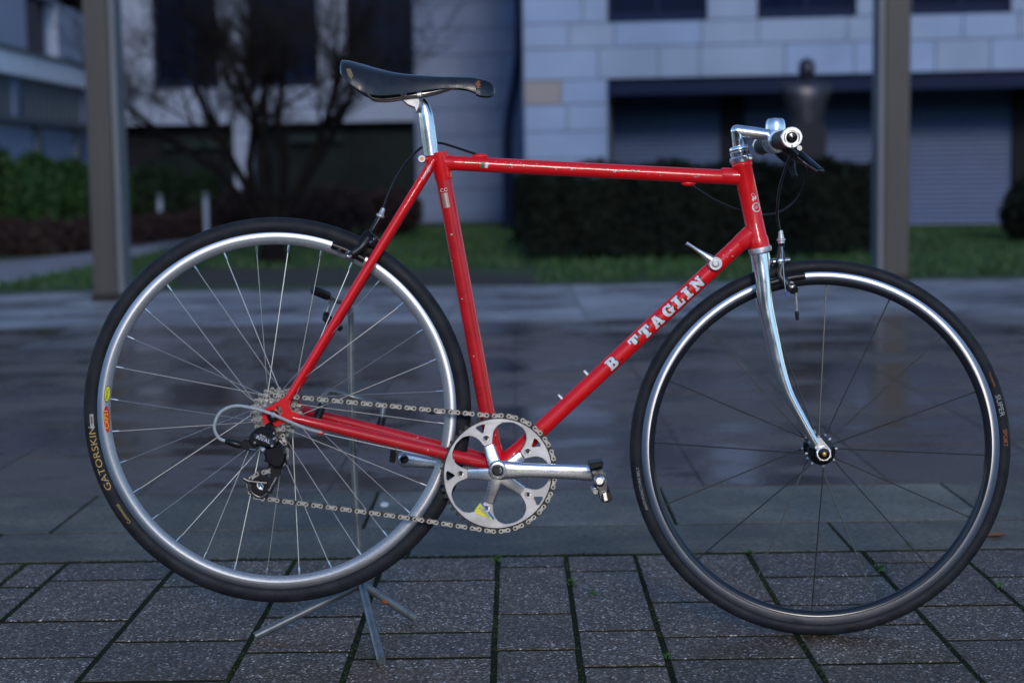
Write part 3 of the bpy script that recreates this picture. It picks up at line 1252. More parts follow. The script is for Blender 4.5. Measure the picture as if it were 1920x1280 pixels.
for i, (px, pt, pw, d, lab) in enumerate((
        (-20, 268, 170, 21.5, 'glossy green bush cut by the left edge of the photo'),
        (58, 286, 150, 21.2, 'glossy green bush left of the grey brown post, second from the left edge'),
        (128, 298, 130, 21.6, 'green bush right beside the left post'),
        (205, 306, 120, 22.2, 'green bush half hidden behind the left post'))):
    bush('green_bush', lab, px, pt, pw, d, 6500, M['bush'], 0.055, 'green bushes along the wing', seed=i + 3)
for i, (px, pt, pw, d, lab) in enumerate((
        (285, 300, 130, 24.5, 'dark green shrub behind the left bollard light'),
        (375, 318, 110, 24.8, 'dark shrub behind the right bollard light'))):
    bush('dark_shrub', lab, px, pt, pw, d, 4200, M['shrub'], 0.045, 'dark shrubs in front of the courtyard windows', seed=i + 13)
for i, (px, pt, pw, d, lab) in enumerate((
        (455, 352, 170, 21.5, 'brown twiggy shrub left of the tree trunk'),
        (610, 345, 190, 21.0, 'brown twiggy shrub just right of the tree trunk'),
        (735, 352, 170, 22.0, 'low dark brown shrub between the tree and the seat tube'))):
    bush('brown_shrub', lab, px, pt, pw, d, 3600, M['brownleaf'], 0.04, 'brown shrubs around the tree', seed=i + 23)
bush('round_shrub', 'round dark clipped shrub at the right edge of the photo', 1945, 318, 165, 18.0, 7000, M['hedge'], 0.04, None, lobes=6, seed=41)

# low brown heather filling the front of the bed
C, Nn = [], []
for _ in range(15000):
    px = rnd.uniform(-220, 600)
    fy = 473 if px < 110 else (473 - (px - 110) * 0.105 if px < 420 else 440.5 - (px - 420) * 0.04)
    df = CAMH * FPX / (fy - 331)
    t = rnd.random() ** 1.6
    d = df + t * 2.0
    top = 0.34 * (1 - (1 - min(1, t * 4)) ** 2 * 0.75) + 0.03 * math.sin(px * 0.09) + 0.02 * math.sin(px * 0.23)
    C.append(((px - 964) / FPX * d, d - CAMD, top * (rnd.random() ** 0.4)))
    Nn.append((0, -0.6, 0.7))
V, F = leaves(np.array(C), np.array(Nn), 0.05, 0.6)
tag(soup('ground_cover', V, F, M['brownleaf']), 'low brown heather covering the front of the bed', kind='stuff')

# bollard lights
for px, pt, lab in ((300, 363, 'white bollard light nearer the left post'), (386, 360, 'white bollard light nearer the bare tree')):
    c = PD(px, 390, 22.6)
    h = PD(px, pt, 22.6).z
    t = thing('bollard_light', lab, 'bollard', (c.x, c.y, 0), 0, 'white bollard lights in the bed')
    mb = MB()
    lathe(mb, [(0.036, 0), (0.036, h - 0.09)], axis=(0, 0, 1), seg=14)
    obj('post', mb, mat('bollard_white', (0.27, 0.31, 0.42), 0.5), t)
    mb = MB()
    lathe(mb, [(0.041, h - 0.088), (0.041, h - 0.01), (0.02, h)], axis=(0, 0, 1), seg=14)
    obj('cap', mb, M['louver'], t)

# bare tree -----------------------------------------------------------
TD = 15.4
tb = G(512, 497)
tree = thing('bare_tree', 'bare multi stemmed tree with a haze of thin brown twigs behind the saddle', 'tree', (tb.x, tb.y, 0))
tr = random.Random(5)
mt_, mtw = MB(), MB()
ntw = [0]


def branch(mb_, p, d, L, r, depth, seg):
    n = 5 if depth < 3 else 3
    pts, rs = [p.copy()], [r]
    for i in range(n):
        d = (d + Vector((tr.gauss(0, 0.13), tr.gauss(0, 0.13), tr.gauss(0.03, 0.10)))).normalized()
        p = p + d * (L / n)
        pts.append(p.copy())
        rs.append(r * (1 - 0.5 * (i + 1) / n))
    tube(mb_, pts, rs, seg, cap=False)
    return pts, rs, d


def grow(p, d, L, r, depth):
    big = depth <= 2
    pts, rs, dd = branch(mt_ if big else mtw, p, d, L, r, depth, 8 if depth < 2 else (6 if big else 3))
    if depth >= 5:
        return
    k = {0: 4, 1: 4, 2: 5, 3: 4, 4: 3}[depth]
    for i in range(k):
        t = tr.uniform(0.25, 1.0) if depth else tr.uniform(0.45, 1.0)
        j = min(int(t * (len(pts) - 1)), len(pts) - 1)
        q = pts[j]
        a = Vector((tr.gauss(0, 1), tr.gauss(0, 0.8), tr.gauss(0.35, 0.5))).normalized()
        nd = (dd * 0.75 + a * 0.75).normalized()
        grow(q, nd, L * tr.uniform(0.5, 0.72), max(rs[j] * tr.uniform(0.38, 0.55), 0.0021), depth + 1)


stems = [(-0.85, 0.1, 1.0), (-0.38, -0.1, 1.25), (-0.10, 0.2, 1.6), (0.16, -0.15, 1.5), (0.42, 0.1, 1.2), (0.85, 0.05, 1.0), (-0.6, 0.3, 0.85), (0.62, -0.2, 0.9)]
tube(mt_, [(0, 0, 0), (0.0, 0, 0.15), (0.02, 0, 0.4), (0.02, 0, 0.62)], [0.17, 0.12, 0.10, 0.07], 12)
for sx, sy, sz in stems:
    d = Vector((sx, sy, sz)).normalized()
    grow(Vector((sx * 0.05, sy * 0.05, 0.30)), d, tr.uniform(1.5, 1.9), 0.048, 0)
obj('trunk', mt_, M['bark'], tree)
tag(obj('twigs', mtw, M['twig'], tree, smooth=False), kind='stuff')

# ------------------------------------------------------------------ BICYCLE
bike = link('bicycle', None)
bike.matrix_world = BM
tag(bike, 'red steel road bicycle with flat bar, black saddle and chrome fork on a stand', 'bicycle')


def V2(v):
    return (v.x, v.z)


def text_mesh(body, size, align='CENTER', sub=0):
    cu = bpy.data.curves.new('t', 'FONT')
    cu.body = body
    cu.size = size
    cu.align_x = align
    cu.align_y = 'CENTER'
    cu.resolution_u = 3
    o = bpy.data.objects.new('t', cu)
    COL.objects.link(o)
    dg = bpy.context.evaluated_depsgraph_get()
    me = bpy.data.meshes.new_from_object(o.evaluated_get(dg))
    bpy.data.objects.remove(o)
    bpy.data.curves.remove(cu)
    if sub:
        import bmesh
        bm = bmesh.new()
        bm.from_mesh(me)
        bmesh.ops.triangulate(bm, faces=bm.faces[:])
        bmesh.ops.subdivide_edges(bm, edges=bm.edges[:], cuts=sub, use_grid_fill=True)
        bm.to_mesh(me)
        bm.free()
    return me


def glyph_mesh(loops, sub=2):
    import bmesh
    L = [[Vector((p[0], p[1], 0)) for p in lp] for lp in loops]
    fl = [p for lp in L for p in lp]
    bm = bmesh.new()
    vv = [bm.verts.new(p) for p in fl]
    for t in tessellate_polygon(L):
        try:
            bm.faces.new([vv[i] for i in t])
        except ValueError:
            pass
    bmesh.ops.subdivide_edges(bm, edges=bm.edges[:], cuts=sub, use_grid_fill=True)
    me = bpy.data.meshes.new('g')
    bm.to_mesh(me)
    bm.free()
    return me


def mapped(name, me, fn_, m, parent):
    me = me.copy()
    for v in me.vertices:
        v.co = fn_(v.co.x, v.co.y)
    me.materials.clear()
    me.materials.append(m)
    me.name = name
    return link(name, me, parent)


def on_tube(A, Bp, r):
    e1 = (Bp - A).normalized()
    ef = Vector((0, -1, 0))
    ef = (ef - e1 * ef.dot(e1)).normalized()
    eu = e1.cross(ef) * -1
    if eu.z < 0 and abs(e1.x) > 0.3:
        eu = -eu

    def f(s, t, lift=0.0004):
        a = t / r
        return A + e1 * s + (eu * math.sin(a) + ef * math.cos(a)) * (r + lift)
    return f, e1, eu


def cable(name, pts, r, m, parent=bike, n=8, seg=8):
    mb = MB()
    tube(mb, spline(pts, n), r, seg)
    return obj(name, mb, m, parent)


# --- key points
RC = B(521, 771)
FC = B(1535.5, 845)
RR, FR = 0.3425, 0.3375
FC = Vector((FC.x, 0, FR * 1.0))
BB_ = B(933, 880)
ST = B(821, 292)
HT, HBt = B(1390.5, 305), B(1424, 464)

# --- frame tubes
mb = MB()
tube(mb, [B(823, 286.5), BB_], 0.0143, 24)
seat_tube = obj('seat_tube', mb, M['red_low'], bike)
mb = MB()
TT0, TT1 = B(822, 304.5), B(1394, 334)
tube(mb, [TT0, TT1], 0.0129, 24)
top_tube = obj('top_tube', mb, M['red_top'], bike)
mb = MB()
lathe_ax = (HBt - HT).normalized()
HL = (HBt - HT).length
lathe(mb, [(0.0178, 0.0), (0.0182, 0.0005), (0.0182, 0.006), (0.0168, 0.0085), (0.0166, HL * 0.5), (0.0168, HL - 0.02), (0.0185, HL - 0.016), (0.0185, HL)], HT, lathe_ax, 28)
head_tube = obj('head_tube', mb, M['red'], bike)
mb = MB()
DT0, DT1 = B(1408, 437), BB_
tube(mb, [DT0, DT1], 0.0146, 24)
down_tube = obj('down_tube', mb, M['red'], bike)
# lugs: slightly larger sleeves where tubes meet
def sleeve(P, Q, L, r):
    d = (Q - P).normalized()
    m_ = MB()
    tube(m_, [P, P + d * L * 0.9, P + d * L], [r, r, r - 0.0012], 24)
    obj('lug', m_, M['red'], bike)


sleeve(HT + (TT1 - HT) * 0.9, TT0, 0.040, 0.0139)
sleeve(DT0, DT1, 0.030, 0.0157)
sleeve(TT0, TT1, 0.028, 0.0139)
sleeve(B(823, 286), BB_, 0.050, 0.0155)
sleeve(BB_, B(821, 292), 0.045, 0.0155)
sleeve(BB_, DT0, 0.045, 0.0158)
mb = MB()
lathe(mb, [(0.0195, -0.034), (0.0202, -0.033), (0.0202, 0.033), (0.0195, 0.034)], BB_, (0, 1, 0), 28)
obj('bottom_bracket', mb, M['red_low'], bike)
for s in (1, -1):
    mb = MB()
    P0, P1 = B(813, 302), B(546, 742)
    a = Vector((P0.x, -s * 0.014, P0.z))
    b = Vector((P1.x, -s * 0.060, P1.z))
    md = a.lerp(b, 0.5)
    tube(mb, [a, a.lerp(b, 0.04), md, b], [0.0065, 0.0082, 0.0080, 0.0062], 16)
    ball(mb, a, 0.0065, 10, 6)
    o = obj('seat_stay', mb, M['red'], bike)
    if s == 1:
        near_stay, nsA, nsB = o, a, b
    mb = MB()
    C0, C1 = B(556, 786, 0.0), B(915, 874, 0.0)
    a = Vector((B(549, 783, 0.062).x, -s * 0.062, B(549, 783, 0.062).z))
    b = Vector((B(912, 868, 0.026).x, -s * 0.026, B(912, 868, 0.026).z))
    q = a.lerp(b, 0.55)
    q.y = -s * 0.044
    tube(mb, spline([a, a.lerp(b, 0.1), q, b], 4), interp([0.0070, 0.0085, 0.0107, 0.0112], 4), 16)
    o = obj('chain_stay', mb, M['red_low'], bike)
    if s == 1:
        near_chain = o
    # dropout plate with its window
    dx, dz = RC.x, RC.z
    K = PXM * 0.98
    out = [(24, 35), (33, 27), (30, 17), (34, 8), (48, 2), (46, -8), (30, -13), (15, -16), (6, -20), (-3, -19), (-12, -30), (-14, -31), (-20, -29), (-19, -10), (-21, 4), (-14, 13), (-2, 20), (11, 27), (15, 31)]
    hole = [(5, 16), (12, 19), (14, 16), (17, 6), (14, 1), (9, 5)]
    mb = MB()
    prism(mb, [[(dx + x * K, dz + z * K) for x, z in out], [(dx + x * K, dz + z * K) for x, z in hole]], -s * 0.0655, -s * 0.0605)
    obj('dropout', mb, M['red'], bike)
# seat lug bits
mb = MB()
c = B(799, 299, 0.0)
tube(mb, [c, B(820, 297, 0.0)], [0.008, 0.011], 12)
obj('seat_lug_ear', mb, M['red'], bike)
mb = MB()
c = B(791, 298, 0.016)
lathe(mb, [(0.0068, 0.032), (0.0070, 0.001), (0.0060, -0.001), (0.0032, -0.001), (0.003, 0.002)], c, (0, 1, 0), 20)
sb = obj('seat_bolt', mb, M['satin'], bike)
mb = MB()
lathe(mb, [(0.0029, 0.0005), (0.001, 0.0006)], c, (0, 1, 0), 12)
obj('bolt_socket', mb, M['brass'], sb)
# cable guide bumps on the top tube
mb = MB()
ball(mb, B(900, 293), 0.006, 10, 6, (2.4, 0.8, 0.8))
ball(mb, B(1291, 344), 0.006, 10, 6, (2.2, 0.8, 0.8))
obj('cable_stop', mb, M['red'], bike)
# bottle bosses
mb = MB()
e1 = (DT1 - DT0).normalized()
up = Vector((-e1.z, 0, e1.x))
if up.z < 0:
    up = -up
for px, py in ((1053, 747), (1101, 702)):
    p = B(px, py)
    p = DT0 + e1 * (p - DT0).dot(e1)
    lathe(mb, [(0.0042, 0.012), (0.0042, 0.019), (0.0035, 0.021), (0.0035, 0.024), (0.002, 0.0245)], p, up, 12)
obj('bottle_boss', mb, M['satin'], bike)

# --- fork
mb = MB()
lathe(mb, [(0.0178, -0.001), (0.0205, 0.0), (0.0212, 0.004), (0.0200, 0.009), (0.0165, 0.010)], HBt, lathe_ax, 28)
obj('lower_headset', mb, M['satin'], bike)
fork = link('fork', None, bike)
STE = R(-4)
cr = HBt + lathe_ax * 0.012
mb = MB()
ax2 = lathe_ax
tube(mb, [cr, cr + ax2 * 0.012, cr + ax2 * 0.03], [0.0155, 0.0155, 0.013], 20)
tube(mb, [cr + ax2 * 0.016 + Vector((0, -0.028, 0)), cr + ax2 * 0.016 + Vector((0, 0.028, 0))], [0.0085, 0.0085], 16)
obj('crown', mb, M['fork_chrome'], fork)
blade = [(1424, 477), (1430, 520), (1435, 570), (1447, 628), (1461, 688), (1477, 735), (1500, 779), (1521, 817), (1531, 834)]
brad = [0.0132, 0.0134, 0.0130, 0.0122, 0.0108, 0.0090, 0.0080, 0.0070, 0.0062]
for s in (1, -1):
    lats = [0.033, 0.035, 0.038, 0.042, 0.046, 0.049, 0.051, 0.052, 0.052]
    pts = []
    for (px, py), l in zip(blade, lats):
        p = B(px, py, l)
        pts.append(Vector((p.x + (0 if s > 0 else 2 * l * 0.115), -s * l, p.z)))
    mb = MB()
    tube(mb, spline(pts, 4), interp(brad, 4), 18)
    obj('blade', mb, M['fork_chrome'], fork)
    mb = MB()
    e_ = pts[-1]
    K = 1.0
    fx = FC.x - s * 0.053 * math.sin(-STE)
    prism(mb, [[(e_.x - 0.008, e_.z + 0.012), (e_.x + 0.006, e_.z + 0.014), (fx + 0.013, FC.z + 0.006), (fx + 0.014, FC.z - 0.006), (fx + 0.007, FC.z - 0.013), (fx - 0.006, FC.z - 0.013), (fx - 0.013, FC.z - 0.004), (fx - 0.013, FC.z + 0.006)]], -s * 0.056, -s * 0.0505)
    obj('fork_end', mb, M['chrome'], fork, smooth=False)

# --- headset top, stem, bar
mb = MB()
u_ = -lathe_ax
lathe(mb, [(0.0175, 0.0), (0.0195, 0.001), (0.0205, 0.005), (0.0205, 0.009), (0.0185, 0.011), (0.0165, 0.012), (0.0165, 0.014), (0.0175, 0.0145), (0.0175, 0.0195), (0.0160, 0.020), (0.0165, 0.0205), (0.0170, 0.026), (0.0150, 0.029), (0.0112, 0.030)], HT, u_, 28)
obj('upper_headset', mb, M['chrome'], bike)
BAR = B(1455, 266)
stem = link('stem', None, bike)
mb = MB()
q0 = HT + u_ * 0.024
q1 = B(1381.5, 246)
tube(mb, [q0, q1], 0.0108, 20)
ball(mb, q1, 0.0110, 16, 10)
obj('quill', mb, M['chrome'], stem)
mb = MB()
x1 = BAR + Vector((-0.012, 0, 0.012))
tube(mb, [q1, q1.lerp(x1, 0.5), x1], [0.0112, 0.0110, 0.0098], 20)
lathe(mb, [(0.0135, -0.033), (0.0200, -0.030), (0.0208, 0.0), (0.0200, 0.030), (0.0135, 0.033)], BAR, (0, 1, 0), 28)
obj('extension', mb, M['alloy'], stem)
bar = link('handlebar', None, bike)
mb = MB()
lathe(mb, [(0.0125, -0.146), (0.0127, 0.0), (0.0125, 0.146)], BAR, (0, 1, 0), 24)
obj('bar', mb, M['alloy'], bar)
for s in (1, -1):
    g = MB()
    lathe(g, [(0.0135, -s * 0.050), (0.0158, -s * 0.052), (0.0158, -s * 0.138), (0.0138, -s * 0.138)], BAR, (0, 1, 0), 24)
    obj('grip', g, M['grip'], bar)
    g = MB()
    rp = [(0.0110, -s * 0.1385), (0.0172, -s * 0.1385), (0.0178, -s * 0.140), (0.0178, -s * 0.147), (0.0168, -s * 0.1485), (0.0115, -s * 0.1485)]
    lathe(g, rp, BAR, (0, 1, 0), 36, closed=True)
    lr = obj('lock_ring', g, M['alloy'], bar)
    g = MB()
    lathe(g, [(0.0113, -s * 0.1400), (0.0113, -s * 0.1450), (0.0095, -s * 0.1452), (0.0092, -s * 0.1490), (0.0070, -s * 0.1515), (0.0001, -s * 0.1525)], BAR, (0, 1, 0), 28)
    obj('end_plug', g, M['gloss'], lr)
    if s == 1:
        g = MB()
        box(g, (BAR.x - 0.001, BAR.y - 0.1490, BAR.z - 0.0182), (BAR.x + 0.001, BAR.y - 0.140, BAR.z - 0.0125))
        obj('clamp_slot', g, M['ink'], lr, smooth=False)
        g = MB()
        for sx in (1, -1):
            pts = [BAR + Vector((0.0128 * math.cos(t), -0.1488, 0.0128 * math.sin(t))) for t in [(0 if sx > 0 else PI) + R(x) for x in (-34, -17, 0, 17, 34)]]
            tube(g, pts, 0.0007, 6)
        obj('ring_groove', g, M['ink'], lr)
# bell on the bar
mb = MB()
bp = B(1454, 264, -0.02)
lathe(mb, [(0.0165, 0.012), (0.0178, 0.013), (0.0178, 0.026), (0.0165, 0.034), (0.0135, 0.0385), (0.0001, 0.0405)], bp, (0, 0, 1), 28)
bell = obj('bell', mb, M['alloy'], bike)
# levers
for s in (1, -1):
    lv = link('brake_lever', None, bike)

    def L_(dx, dz, lat):
        return Vector((BAR.x + dx, -s * lat, BAR.z + dz))
    g = MB()
    lathe(g, [(0.0128, -0.008), (0.0165, -0.007), (0.0165, 0.007), (0.0128, 0.008)], Vector((BAR.x, -s * 0.04, BAR.z)), (0, 1, 0), 20)
    tube(g, [L_(0.010, -0.010, 0.040), L_(0.024, -0.022, 0.046), L_(0.038, -0.034, 0.052)], [0.011, 0.0115, 0.009], 12)
    obj('lever_body', g, M['gloss'], lv)
    g = MB()
    tube(g, spline([L_(0.028, -0.022, 0.048), L_(0.038, -0.034, 0.065), L_(0.046, -0.045, 0.09), L_(0.054, -0.055, 0.115)], 4), interp([0.008, 0.0085, 0.0075, 0.0055], 4), 12, flat=0.7)
    ball(g, L_(0.0545, -0.0555, 0.117), 0.006, 10, 6)
    obj('blade', g, M['gloss'], lv)
    g = MB()
    lathe(g, [(0.0045, -0.003), (0.0045, 0.003)], L_(0.031, -0.014, 0.052), (0, 1, 0), 14)
    lathe(g, [(0.0030, -0.002), (0.0030, 0.003)], L_(0.024, -0.026, 0.054), (0, 1, 0), 12)
    obj('pivot_bolt', g, M['steel'], lv)
# cables at the front
cable('brake_cable', [B(1484, 287, 0.05), B(1472, 318, 0.04), B(1462, 352, 0.03), B(1457, 395, 0.02), B(1460, 425, 0.012), B(1464, 440, 0.01)], 0.0026, M['black'])
cable('brake_cable', [B(1498, 290, 0.03), B(1511, 318, 0.02), B(1508, 348, 0.0), B(1492, 376, -0.02), B(1465, 396, -0.03), B(1432, 403, -0.03), B(1390, 396, -0.03), B(1345, 378, -0.02), B(1310, 357, -0.008), B(1293, 346, 0.0)], 0.0024, M['black'])
cable('brake_cable', [B(902, 292, 0.0), B(880, 285, -0.006), B(850, 275, -0.02), B(822, 268, -0.027), B(795, 274, -0.027), B(768, 297, -0.02), B(745, 330, -0.01), B(727, 368, 0.0), B(719, 392, 0.004)], 0.0022, M['black'])

# --- lettering on the down tube
GL = {
    'I': [[(0, 0), (.7, 0), (.7, .2), (.54, .2), (.54, .8), (.7, .8), (.7, 1), (0, 1), (0, .8), (.16, .8), (.16, .2), (0, .2)]],
    'L': [[(0, 0), (.92, 0), (.92, .44), (.74, .44), (.74, .2), (.54, .2), (.54, .8), (.7, .8), (.7, 1), (0, 1), (0, .8), (.16, .8), (.16, .2), (0, .2)]],
    'T': [[(.2, 0), (.78, 0), (.78, .2), (.68, .2), (.68, .8), (.8, .8), (.8, .6), (.98, .6), (.98, 1), (0, 1), (0, .6), (.18, .6), (.18, .8), (.3, .8), (.3, .2), (.2, .2)]],
    't': [[(.3, .32), (.48, .27), (.68, .36), (.68, .8), (.8, .8), (.8, .6), (.98, .6), (.98, 1), (0, 1), (0, .6), (.18, .6), (.18, .8), (.3, .8)]],
    'N': [[(0, 0), (.42, 0), (.42, .2), (.33, .2), (.33, .52), (.72, 0), (.95, 0), (.95, .8), (1.05, .8), (1.05, 1), (.62, 1), (.62, .8), (.72, .8), (.72, .48), (.33, 1), (0, 1), (0, .8), (.1, .8), (.1, .2), (0, .2)]],
    'A': [[(0, 0), (.42, 0), (.42, .18), (.36, .18), (.39, .3), (.61, .3), (.64, .18), (.58, .18), (.58, 0), (1.04, 0), (1.04, .18), (.95, .18), (.70, 1), (.30, 1), (.07, .18), (0, .18)], [(.44, .45), (.56, .45), (.5, .70)]],
    'B': [[(0, 0), (.7, 0), (.9, .1), (.97, .28), (.9, .44), (.8, .52), (.88, .6), (.9, .78), (.8, .94), (.62, 1), (0, 1), (0, .82), (.1, .82), (.1, .18), (0, .18)], [(.42, .2), (.58, .2), (.62, .3), (.58, .4), (.42, .4)], [(.42, .6), (.54, .6), (.57, .7), (.54, .8), (.42, .8)]],
    'G': [[(.95, .98), (.80, .98), (.72, .92), (.5, 1), (.25, .95), (.06, .75), (0, .5), (.06, .25), (.25, .05), (.5, 0), (.72, .06), (.95, .02), (.95, .36), (1.05, .36), (1.05, .54), (.55, .54), (.55, .36), (.62, .36), (.62, .2), (.5, .18), (.37, .3), (.34, .5), (.37, .7), (.5, .82), (.68, .72), (.76, .62), (.95, .62)]],
}
fd, de1, deu = on_tube(DT1, DT0, 0.0146)
HGT = 0.0208
for ch_, (px, py) in zip('BtTAGLIN', ((1141, 673), (1180, 629), (1201, 611), (1224, 594), (1246, 575), (1265, 556), (1281, 541), (1300, 524))):
    p = B(px, py, 0.0146)
    s0 = (p - DT1).dot(de1)
    me = glyph_mesh(GL[ch_], 2)
    W_ = 0.5 if ch_ != 'I' else 0.35
    tw = 0.0015
    mapped('letter_shadow', me, lambda x, y: fd(s0 + (x - W_) * HGT * 0.98 + 0.0020, (y - 0.5) * HGT - 0.0006, 0.0004), M['ink'], down_tube)
    mapped('letter', me, lambda x, y: fd(s0 + (x - W_) * HGT * 0.98, (y - 0.5) * HGT + 0.0012, 0.0010), M['white'], down_tube)
# decals on other tubes
ft, te1, teu = on_tube(TT0, TT1, 0.0129)
for mm, px in ((M['green'], 904), (M['white'], 912)):
    s0 = (B(px, 311, 0.0129) - TT0).dot(te1)
    me = glyph_mesh([[(-.5, -.5), (.4, -.6), (.6, .5), (-.3, .55)]], 2)
    mapped('flag_decal', me, lambda x, y: ft(s0 + x * 0.0062, y * 0.009 - 0.001, 0.0006), mm, top_tube)
fs_, se1, seu = on_tube(ST, BB_, 0.0143)
s0 = (B(838, 371, 0.014) - ST).dot(se1)
# seat tube: t>0 is towards the front of the bike
sgn = 1 if seu.x > 0 else -1
me = glyph_mesh([[(-.5, -.5), (.5, -.5), (.5, .5), (-.5, .5)]], 5)
mapped('seat_tube_sticker', me, lambda x, y: fs_(s0 + 0.004 + x * 0.026, sgn * (0.0018 + y * 0.017), 0.0005), M['sticker'], seat_tube)
me = text_mesh('COL', 0.009, sub=1)
mapped('seat_tube_lettering', me, lambda x, y: fs_(s0 - 0.014 - y, sgn * (0.0018 + x), 0.0006), M['white'], seat_tube)
# worn patch low on the seat tube
s1 = (B(899, 722, 0.014) - ST).dot(se1)
for _ in range(16):
    sx, sy = rnd.uniform(-0.02, 0.02), rnd.uniform(-0.016, 0.012)
    w1, w2 = rnd.uniform(0.001, 0.004), rnd.uniform(0.0006, 0.002)
    me = glyph_mesh([[(-.5, -.4), (.3, -.5), (.5, .4), (-.2, .5)]], 0)
    mapped('scuff', me, lambda x, y: fs_(s1 + sx + x * w1 * 2, sy + y * w2, 0.0004), M['darksteel'], seat_tube)
# chips in the old paint
def chip(f, s_, t_, w_, h_, m, parent):
    k = rnd.randint(5, 8)
    lp = [(math.cos(2 * PI * i / k) * w_ * rnd.uniform(0.45, 1.1), math.sin(2 * PI * i / k) * h_ * rnd.uniform(0.45, 1.1)) for i in range(k)]
    mapped('paint_chip', glyph_mesh([lp], 0), lambda x, y: f(s_ + x, t_ + y, 0.0003), m, parent)


M['primer'] = varied('bare_primer', (0.50, 0.49, 0.50), (0.30, 0.28, 0.28), 300, 0.5)
for px, py, w_, h_ in ((930, 303, 2, 1), (948, 304, 1, 1), (960, 305, 1.5, 1), (977, 306, 2, 1.4), (982, 312, 2, 2), (1007, 308, 3, .8), (1043, 317, 2, 2.2), (1071, 317, 3, 3), (1078, 318, 1.5, 1.5),
                       (1082, 309, 1, 1), (1100, 307, 1, 1), (1153, 322, 4, 3), (1160, 320, 3, 2.5), (1186, 320, 5, 1.6), (1198, 320, 3, 1.2), (1215, 326, 1.5, 1), (1238, 329, 1.5, 1.5), (1304, 332, 3, 1.4), (1309, 330, 2.2, 2), (1320, 327, 1.6, 1.4)):
    e_ = B(px, py, 0.012)
    s0 = (e_ - TT0).dot(te1)
    t0_ = (e_ - TT0).dot(Vector((-te1.z, 0, te1.x)))
    chip(ft, s0, max(-0.012, min(0.012, t0_)) * (1 if teu.z > 0 else -1), w_ * PXM, h_ * PXM, M['primer'], top_tube)
for px, py, w_, h_ in ((850, 392, 1.5, 1.5), (846, 440, 2, 4), (858, 505, 1.2, 1.2), (868, 560, 1.2, 3), (884, 625, 1.6, 1.2), (886, 668, 1.5, 2), (893, 640, 1.2, 2)):
    e_ = B(px, py, 0.013)
    s0 = (e_ - ST).dot(se1)
    chip(fs_, s0, rnd.uniform(-0.008, 0.009), w_ * PXM, h_ * PXM, rnd.choice((M['primer'], M['darksteel'])), seat_tube)
for px, py, w_, h_ in ((1345, 462, 2, 1), (1358, 457, 2.5, 1.2), (1352, 474, 2, 1), (1366, 472, 1.5, 2.5), (1190, 640, 3, 2), (1160, 668, 4, 2), (1020, 805, 2, 3), (985, 838, 2, 2)):
    e_ = B(px, py, 0.013)
    chip(fd, (e_ - DT1).dot(de1), rnd.uniform(-0.006, 0.008), w_ * PXM, h_ * PXM, rnd.choice((M['primer'], M['darksteel'])), down_tube)
for px, py, w_, h_ in ((635, 800, 2, 2), (661, 807, 2.5, 2.2), (688, 812, 1.5, 1.2), (724, 834, 2.5, 3), (735, 833, 4, 2.6), (745, 837, 5, 2), (790, 842, 2, 3), (802, 843, 2, 2.4), (600, 795, 4, 1.2), (700, 819, 1.6, 1.2), (820, 856, 4, 2), (850, 862, 3, 2)):
    p_ = B(px, py, 0.054)
    k = rnd.randint(5, 7)
    lp = [(math.cos(2 * PI * i / k) * w_ * PXM * rnd.uniform(0.5, 1.1), math.sin(2 * PI * i / k) * h_ * PXM * rnd.uniform(0.5, 1.1)) for i in range(k)]
    lat = 0.0605 if px < 640 else 0.0605 - (px - 640) / 260 * 0.017
    p_ = B(px, py, lat)
    mapped('paint_chip', glyph_mesh([lp], 0), lambda x, y: Vector((p_.x + x, p_.y, p_.z + y)), rnd.choice((M['primer'], M['darksteel'], M['darksteel'])), near_chain)
# head badge remains
fh, he1, heu = on_tube(HBt, HT, 0.0168)
s0 = (B(1417, 389, 0.0168) - HBt).dot(he1)
hs = 1 if heu.x > 0 else -1
ring = [[(math.cos(t) * 1.0, math.sin(t) * 1.0) for t in [2 * PI * k / 28 for k in range(28)]], [(math.cos(t) * .78, math.sin(t) * .78) for t in [2 * PI * k / 28 for k in range(28)]]]
me = glyph_mesh(ring, 0)
mapped('head_badge', me, lambda x, y: fh(s0 + y * 0.0085, hs * (0.0072 + x * 0.0085), 0.0005), M['white'], head_tube)
me = text_mesh('DAT', 0.0085, sub=1)
mapped('head_badge_lettering', me, lambda x, y: fh(s0 + y, hs * (0.0070 + x * 0.8), 0.0006), M['white'], head_tube)
me = glyph_mesh([[(-.5, 0), (-.2, .4), (.1, .2), (.5, .5), (.6, .1), (.2, -.2), (.0, .0), (-.3, -.4)]], 0)
mapped('head_badge_crest', me, lambda x, y: fh(s0 + 0.015 + y * 0.012, hs * (0.0060 + x * 0.009), 0.0005), M['white'], head_tube)
me = glyph_mesh(ring, 0)
mapped('head_badge_crest', me, lambda x, y: fh(s0 + 0.0225 + y * 0.003, hs * (0.0050 + x * 0.003), 0.0005), M['white'], head_tube)
# lettering down the near seat stay
fst, ste1, steu = on_tube(nsA, nsB, 0.0081)
me = text_mesh('battaglin', 0.0085, sub=1)
mapped('seat_stay_lettering', me, lambda x, y: fst(0.024 - x, (1 if steu.x < 0 else -1) * (y) * 1.0, 0.0006), M['white'], near_stay)

